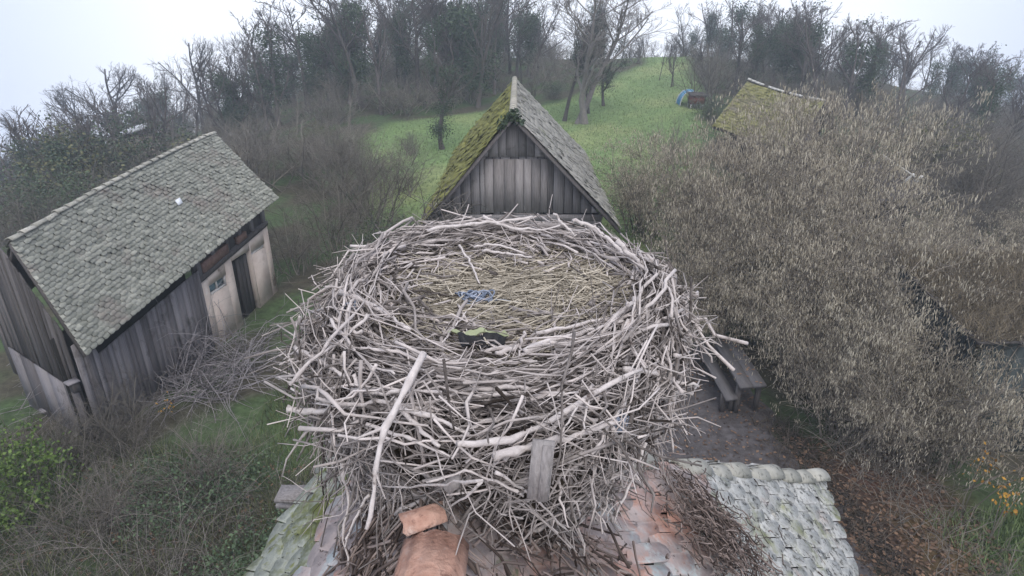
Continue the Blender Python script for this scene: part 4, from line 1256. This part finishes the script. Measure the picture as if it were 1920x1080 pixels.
for k, (key, px, top, dist, dark) in enumerate(SKY):
    zone = 'left hill' if px < 320 else 'ridge above the barn' if px < 530 else 'wood behind the shed' if px < 1100 else 'wood to the right of the meadow'
    lab = ('dark ivy-covered tree in the %s' if 'ivy' in key else 'bare grey tree on the skyline of the %s' if not dark else 'broad dark bare tree in the %s') % zone
    if px in (185, 775): lab = 'broad dark bare tree standing above the %s' % ('left hill skyline' if px == 185 else 'hazy right hillside')
    tree_px(key, px, top, dist, 'ivy_tree' if 'ivy' in key else 'bare_tree', lab, 'woodland trees of the ' + zone + (' with ivy' if 'ivy' in key else ''), wide=rng.uniform(.9, 1.3))

# the mass of the wood: one stuff object, trees too many to tell apart
mass_br, mass_iv, mass_sc = MB(), MB(), MB()
LO = []
for k in range(4):
    m, P, P1, P2, top, rg = tree_mesh(100 + k, limbs=8, b1=6, b2=5, first=.2, angle=(20, 55), thin=1.6, tr=.13)
    LO.append((np.concatenate(m.V), np.concatenate(m.Q), np.concatenate(m.Rn), top))
IV = []
for k in range(3):
    m, P, P1, P2, top, rg = tree_mesh(110 + k, limbs=6, b1=4, b2=2, first=.2)
    pts = np.concatenate([P.reshape(-1, 3), P1[:, :4].reshape(-1, 3)]); pts = pts[pts[:, 2] > .8]
    cl = pts[rg.randint(len(pts), size=70)] + rg.normal(size=(70, 3)) * .2
    im = leaves_around(rg, cl, 3300, .32, .07)
    IV.append((np.concatenate(im.V), np.concatenate(im.Q), np.concatenate(im.Rn), top))
SCB = []
for k in range(4):
    m, *_ = bush_mesh(120 + k, 2.4, 1.6, 16, 8, 4, .022, .02, .05)
    SCB.append((np.concatenate(m.V), np.concatenate(m.Q), np.concatenate(m.Rn), 2.4))


def stamp(mb, src, base, h, wide):
    V, Q, Rn, top = src
    s = h / top; a = rng.rand() * 6.28
    rot = np.array([[cos(a), -sin(a), 0], [sin(a), cos(a), 0], [0, 0, 1]])
    v = (V * (s * wide, s * wide, s)) @ rot.T + base
    mb.add(v, Q, r=np.clip(Rn * .7 + rng.rand() * .3, 0, 1))


cnt = 0
while cnt < 300:
    y = rng.uniform(30, 84); x = rng.uniform(-.92, .92) * y * 1.02
    if in_meadow(x, y) > 0 or (-8 < x < 16 and y < 36): continue
    if x > 0 and y < np.interp(x, [0, 18, 40], [50, 36, 26]) : continue
    if -17 < x < 0 and y < 36: continue
    z = float(ground_z(x, y))
    if x > 4 and y > 58 and x < 18 and rng.rand() < .6: continue
    hmax = (6.4 if x < -16 else 7.9) * rng.uniform(.72, 1.0)
    if x > 14: hmax *= .82
    stamp(mass_br, LO[rng.randint(4)], (x, y, z), hmax, rng.uniform(1, 1.3))
    if rng.rand() < .55: stamp(mass_iv, IV[rng.randint(3)], (x, y, z), hmax * .82, rng.uniform(.9, 1.2))
    cnt += 1
tag(mass_br.build('woodland', M['bark'], smooth=True), 'bare wood covering the hill behind, trunks and branches merging', 'wood', kind='stuff')
tag(mass_iv.build('woodland_ivy', M['ivy']), 'dark ivy and evergreen growth within the hill wood', 'ivy', kind='stuff')
cnt = 0
while cnt < 330:
    y = rng.uniform(24, 62); x = rng.uniform(-.95, .95) * y
    if in_meadow(x, y) > 0 or (-4 < x < 8 and y < 36): continue
    if 6 < x < 17 and 26 < y < 36: continue
    if x > 0 and y < np.interp(x, [0, 14, 22, 40], [44, 38, 24, 22]): continue
    stamp(mass_sc, SCB[rng.randint(4)], (x, y, float(ground_z(x, y))), rng.uniform(1.3, 2.7), rng.uniform(1.2, 1.9))
    cnt += 1
tag(mass_sc.build('understory', M['scrub'], smooth=True), 'brown tangled scrub at the foot of the hill wood', 'scrub', kind='stuff')

sc2 = MB()
for k in range(70):
    y = rng.uniform(16.5, 30); x = rng.uniform(.66, 1.05) * y
    stamp(sc2, SCB[rng.randint(4)], (x, y, float(ground_z(x, y))), rng.uniform(1.2, 2.3), rng.uniform(1.2, 1.8))
tag(sc2.build('hillside_scrub', M['scrub'], smooth=True), 'dim brown scrub on the slope right of the hazels', 'scrub', kind='stuff')

# ================================================================== SHRUBS NEAR THE BARN AND SHED
SH = []
for k in range(4):
    m, P, P1, P2, rg = bush_mesh(140 + k, 3.0, 1.9, 26, 10, 5, .02, .03, .06)
    SH.append((m.mesh('shrub_twigs_%s' % 'abcd'[k], M['scrub'], True), P2))
OL = []
for k in range(2):
    rg = np.random.RandomState(150 + k)
    OL.append(leaves_around(rg, SH[k][1][:, 1:].reshape(-1, 3), 3800, .09, .045).mesh('shrub_leaves_%s' % 'ab'[k], M['olive'] if k else M['ivy']))
LIST = [(560, 330, 27, 3.2, 0, 'bare grey shrub right behind the barn gable'), (630, 420, 19, 2.7, 0, 'tall bare shrub between barn and nest, nearest to the barn wall'), (680, 400, 21, 2.8, 0, 'bare brown shrub between barn and plank shed, nearest the shed'), (720, 450, 17.5, 1.7, 1, 'low dark green shrub at the foot of the plank shed'), (600, 300, 31, 3.4, 2, 'olive-brown leafy shrub above the right end of the barn roof'), (500, 300, 33, 3.0, 0, 'wide bare shrub just above the barn ridge end'), (700, 330, 26, 2.6, 0, 'reddish bare shrub at the meadow edge left of the shed'), (660, 350, 24, 3.0, 0, 'upright bare shrub in the middle of the scrub left of the shed'), (440, 260, 36, 3.0, 0, 'brown bare shrub behind the barn ridge peak'), (560, 470, 17.5, 2.2, 0, 'thin bare shrub at the barn wall corner'), (140, 310, 30, 3.4, 2, 'olive-yellow leafy shrub behind the left half of the barn'), (235, 290, 31, 3.6, 1, 'dark evergreen shrub behind the barn roof, biggest of its kind'), (80, 360, 24, 3.2, 1, 'dark green evergreen shrub at the left edge above the barn'), (55, 420, 20, 2.4, 0, 'bare brown shrub at the left edge beside the barn ridge'), (330, 300, 36, 3.0, 0, 'pale bare shrub above the middle of the barn ridge'), (770, 300, 30, 1.6, 0, 'small sprawling bare shrub at the wood edge left of the meadow'), (1330, 215, 37, 1.8, 1, 'dark low shrub beside the red-brown hutch'), (1345, 140, 40, 4.2, 0, 'tall grey bare shrub right of the blue shelter'), (1040, 172, 43, 1.3, 1, 'low dark bush on the meadow behind the shed peak'), (1800, 280, 28, 3.2, 0, 'bare shrub on the hazy slope right of the broken rafters'), (1750, 300, 26, 3.0, 2, 'olive shrub behind the broken rafters'), (1860, 360, 22, 3.4, 0, 'dark bare shrub at the right edge above the lean-to'), (120, 880, 8.3, 1.5, 0, 'thin bare shrub in the thicket just below the barn gable'), (250, 850, 8.2, 1.4, 0, 'thin bare shrub in the thicket in front of the brush heap'), (400, 900, 7.5, 1.2, 0, 'low bare shrub in the thicket nearest the house eave'), (200, 980, 7.2, 1.2, 0, 'low bare shrub right of the bright green bush'), (752, 300, 24.5, 1.7, 0, 'thin bare shrub at the left meadow edge, just left of the mossy shed roof'), (765, 380, 19, 1.6, 0, 'low bare shrub touching the left eave of the plank shed'), (1190, 300, 23, 1.8, 0, 'thin bare shrub on the meadow just right of the plank shed roof'), (1262, 240, 29, 1.6, 0, 'low bare shrub at the right meadow edge below the blue shelter')]
for k, (px, py, dist, h, kind_, lab) in enumerate(LIST):
    p = aty(px, py, dist) if dist > 9 else gnd(px, py); z = float(ground_z(p[0], p[1]))
    if dist > 24: h = max(1.2, min(h * 1.3, p[2] - z + h * .55))
    t = thing('leafy_shrub' if kind_ else 'bare_shrub', lab, 'shrub', (p[0], p[1], z))
    s = h / 3.0; w_ = rng.uniform(1.1, 1.5)
    t.scale = (s * w_, s * w_, s); t.rotation_euler = (0, 0, rng.rand() * 6.28)
    q = k % 4 if not kind_ else kind_ - 1
    o = bpy.data.objects.new('stems', SH[q][0]); COL.objects.link(o); o.parent = t
    if kind_:
        o = bpy.data.objects.new('leaves', OL[kind_ - 1]); COL.objects.link(o); o.parent = t

# foreground scrub on the left: canes, dead stems, a heap of cut branches
rng = np.random.RandomState(91)
def canes(n, regs, hmin, hmax, rad, lean=.5, droop=.35, m_=7, kidsn=3):
    mb = MB()
    per = n // len(regs)
    for (x0, x1, y0, y1) in regs:
        b = np.stack([rng.uniform(x0, x1, per), rng.uniform(y0, y1, per), np.zeros(per)], -1); b[:, 2] = ground_z(b[:, 0], b[:, 1]) - .03
        d = np.tile((0, 0, 1.), (per, 1)) + rng.normal(size=(per, 3)) * (lean, lean, .1)
        ln = rng.uniform(hmin, hmax, per)
        P = branch(rng, b, d, ln, m_, 0, .13, droop)
        P[..., 2] = np.maximum(P[..., 2], ground_z(P[..., 0], P[..., 1]) + .02)
        Rr = rad * rng.uniform(.5, 1.3, per)[:, None] * np.linspace(1, .35, m_)[None]
        mb.tubes(P, Rr, 4)
        if kidsn:
            P1, R1, L1 = kids(rng, P, Rr, ln * .4, kidsn, .3, 1, (25, 70), .7, 4, 0, .2, .6, rad * .25, .2)
            mb.tubes(P1, R1, 3)
    return mb
left = [(-8.6, -5.5, 4.4, 8.6), (-5.5, -2.9, 4.6, 8.6), (-5.0, -1.6, 3.2, 5.4), (-7.5, -4.5, 5.5, 8.5), (-11.5, -8.5, 5.5, 8.0)]
tag(canes(2100, left, .5, 1.7, .005, .55, .45).build('bramble_thicket', M['bramble'], smooth=True), 'grey bramble canes and dead stems filling the ground between barn and house', 'brambles', kind='stuff')
hb = gnd(330, 730)
tag(canes(420, [(hb[0] - 1.9, hb[0] + 1.6, hb[1] - .6, hb[1] + 1.4)], 1.2, 2.6, .012, 1.3, .55).build('brush_heap', M['heap'], smooth=True), 'heap of cut grey branches piled in front of the barn\'s near end', 'brush heap', kind='stuff')
# grasses
def blades(n, fx, hmin, hmax, wd, name, mt, lab, lean=.35):
    x, y = fx(n); n = len(x)
    z = ground_z(x, y)
    h = rng.uniform(hmin, hmax, n); a = rng.uniform(0, 6.28, n)
    t = np.stack([np.cos(a), np.sin(a), np.zeros(n)], -1) * (wd * rng.uniform(.6, 1.4, n))[:, None]
    b = np.stack([x, y, z - .01], -1)
    tip = b + np.stack([rng.normal(size=n) * lean * h, rng.normal(size=n) * lean * h, h], -1)
    v = np.stack([b - t, b + t, tip], 1).reshape(-1, 3)
    mb = MB(); mb.add(v, t=np.arange(n * 3).reshape(-1, 3), r=np.repeat(rng.rand(n), 3))
    tag(mb.build(name, mt), lab, 'grass', kind='stuff')
def reg(*bs):
    def f(n):
        X, Y = [], []
        for (x0, x1, y0, y1) in bs:
            k = int(n * (x1 - x0) * (y1 - y0) / sum((b[1] - b[0]) * (b[3] - b[2]) for b in bs))
            X.append(rng.uniform(x0, x1, k)); Y.append(rng.uniform(y0, y1, k))
        x, y = np.concatenate(X), np.concatenate(Y)
        keep = rng.rand(len(x)) < .35 + .65 * sstep(.35, .7, wav(x, y, 1.5) * .5 + .5)
        return x[keep], y[keep]
    return f
def regm(n):
    y = rng.uniform(16, 62, n) ; x = rng.uniform(-9, 18, n)
    k = in_meadow(x, y) > .3
    return x[k], y[k]
blades(45000, regm, .05, .16, .02, 'meadow_grass', M['grass'], 'short green grass of the meadow behind the shed')
blades(52000, reg((-11, -1.2, 3.5, 9.5), (-5.2, -1.5, 9.5, 20)), .08, .42, .008, 'rough_grass', M['wildgrass'], 'rough dull green and straw grass between barn and house')
blades(26000, reg((-5.0, -1.6, 8.5, 20), (2.2, 5.2, 13.5, 21)), .06, .2, .009, 'lawn_grass', M['grass'], 'green grass strip between the barn door and the plank shed')
blades(14000, reg((6.8, 9.2, 3.8, 7.8)), .06, .25, .01, 'verge_grass', M['grass'], 'dark green grass below the lean-to in the bottom right corner')
# low green leaves in the thicket and the leafy bush at the left edge
n = 9000
x = rng.uniform(-6.5, -1.4, n); y = rng.uniform(3.8, 8.8, n)
k = wav(x, y, 1.2, 1) > -.1
m = leaves_around(rng, np.stack([x[k], y[k], ground_z(x[k], y[k]) + rng.rand(k.sum()) * .55], -1), 17000, .06, .026)
M['nettle'] = mat('nettle_leaf', (.04, .065, .036), (.13, .185, .10), 2, w=.8)
tag(m.build('bramble_leaves', M['nettle']), 'dull green bramble leaves low in the thicket left of the house', 'leaves', kind='stuff')
p = gnd(45, 975)
gb = thing('green_bush', 'bright green leafy bush at the bottom left edge', 'bush', p)
m, P, P1, P2, rg = bush_mesh(160, 1.5, 1.1, 14, 6, 3, .014); m.V = [v + p for v in m.V]; m.build('stems', M['bramble'], gb)
m = leaves_around(rg, P2.reshape(-1, 3) + p, 3400, .08, .03); m.build('leaves', M['leafgreen'], gb)
# saplings with yellow leaves at the right
for (px, py, lab) in ((1838, 875, 'yellow-leaved twig cluster beside the lean-to, upper of two'), (1888, 935, 'yellow-leaved twig cluster beside the lean-to, lower of two'), (330, 790, 'short bramble shoot with yellowed leaves in the left thicket')):
    p = gnd(px, py) if px < 1000 else aty(px, py, 7.2 if py > 900 else 7.7)
    g = float(ground_z(p[0], p[1]))
    t = thing('yellow_sapling', lab, 'sapling', (p[0], p[1], g), 'saplings with yellow leaves')
    top_ = max(p[2] - g, .35)
    b = np.tile((p[0], p[1], g - .05), (4, 1)); P = branch(rng, b, np.tile((0, 0, 1.), (4, 1)) + rng.normal(size=(4, 3)) * .12, np.full(4, top_ + .15), 6, 0, .08)
    m = MB(); m.tubes(P, np.full((4, 6), .008), 4); m.build('stem', M['scrub'], t)
    m = leaves_around(rng, P[:, -2:].reshape(-1, 3), 55 if px > 1000 else 25, .08, .03); m.build('leaves', M['yellowleaf'], t)
# fallen leaves
def leaf_scatter(n, x0, x1, y0, y1, s, dz=.02):
    x = rng.uniform(x0, x1, n); y = rng.uniform(y0, y1, n)
    c = np.stack([x, y, ground_z(x, y) + dz + rng.rand(n) * .02], -1)
    a = nrm(np.stack([rng.normal(size=n), rng.normal(size=n), rng.normal(size=n) * .25], -1)); b = nrm(np.cross(a, np.tile((0, 0, 1.), (n, 1)) + rng.normal(size=(n, 3)) * .3))
    sz = s * rng.uniform(.6, 1.4, (n, 1))
    return c, a * sz, b * sz * .7
m = MB()
for args in ((2600, 2.2, 5.4, 4, 13.5, .028), (4200, 5.3, 7.6, 3.8, 9.8, .035), (2500, -8, -2, 4, 9, .03)):
    m.cards(*leaf_scatter(*args))
ta = [atz(x, y, .775) for x, y in ((1336, 634), (1379, 634), (1438, 722), (1388, 726))]
n = 16
c = np.array([lerp(lerp(ta[0], ta[1], a), lerp(ta[3], ta[2], a), b) for a, b in zip(rng.uniform(.1, .9, n), rng.uniform(.05, .95, n))])
a = nrm(np.stack([rng.normal(size=n), rng.normal(size=n), rng.normal(size=n) * .1], -1)); b = nrm(np.cross(a, (0, 0, 1.)))
m.cards(c, a * .04, b * .028, np.full(n, .95))
tag(m.build('fallen_leaves', M['litter']), 'brown fallen leaves scattered over the yard and under the hazels', 'leaves', kind='stuff')
# low scrub right of the yard under the hazels and grassy growth on the lean-to roof
M['darkstem'] = mat('dark_stem', (.025, .02, .016), (.14, .115, .09), 4, w=.8)
tag(canes(800, [(5.25, 6.0, 5.0, 8.0), (4.9, 5.8, 8.0, 10.4)], .15, .6, .006, .5, .4).build('bank_stems', M['darkstem'], smooth=True), 'dark dead stems along the bank at the edge of the yard', 'stems', kind='stuff')
tag(canes(900, [(6.1, 7.6, 4.6, 9.5), (6.0, 8.0, 8.6, 12)], .3, 1.1, .006, .5, .4).build('dead_stems', M['scrub'], smooth=True), 'thin dead stems standing under the front hazels', 'stems', kind='stuff')
n = 17000
u, v = rng.rand(n), rng.rand(n)
c = np.array([lerp(lerp(A_, B_, a), lerp(D_, C_, a), b) for a, b in zip(u, v)])
tip = c + np.stack([rng.normal(size=n) * .14 - .05, rng.normal(size=n) * .14 - .06, rng.uniform(.06, .38, n)], -1)
t = nrm(rng.normal(size=(n, 3))) * .007
m = MB(); m.add(np.stack([c - t, c + t, tip], 1).reshape(-1, 3), t=np.arange(n * 3).reshape(-1, 3), r=np.repeat(rng.rand(n), 3))
M['drygrass'] = mat('dry_grass', (.085, .07, .05), (.36, .30, .21), 2, w=.8)
tag(m.build('roof_grass', M['drygrass']), 'dry brown grass growing on the lean-to roof', 'grass', kind='stuff')

# ================================================================== HAZE
hz = MB(); hz.box((0, 84, -22), (170, 112, 42))
hm_ = bpy.data.materials.new('haze_air'); hm_.use_nodes = True
N = hm_.node_tree.nodes; N.remove(N['Principled BSDF'])
pv = N.new('ShaderNodeVolumePrincipled'); pv.inputs['Color'].default_value = (.80, .89, 1, 1); pv.inputs['Density'].default_value = .0027; pv.inputs['Anisotropy'].default_value = .2
hm_.node_tree.links.new(pv.outputs[0], N['Material Output'].inputs['Volume'])
tag(hz.build('haze', hm_), kind='stuff')
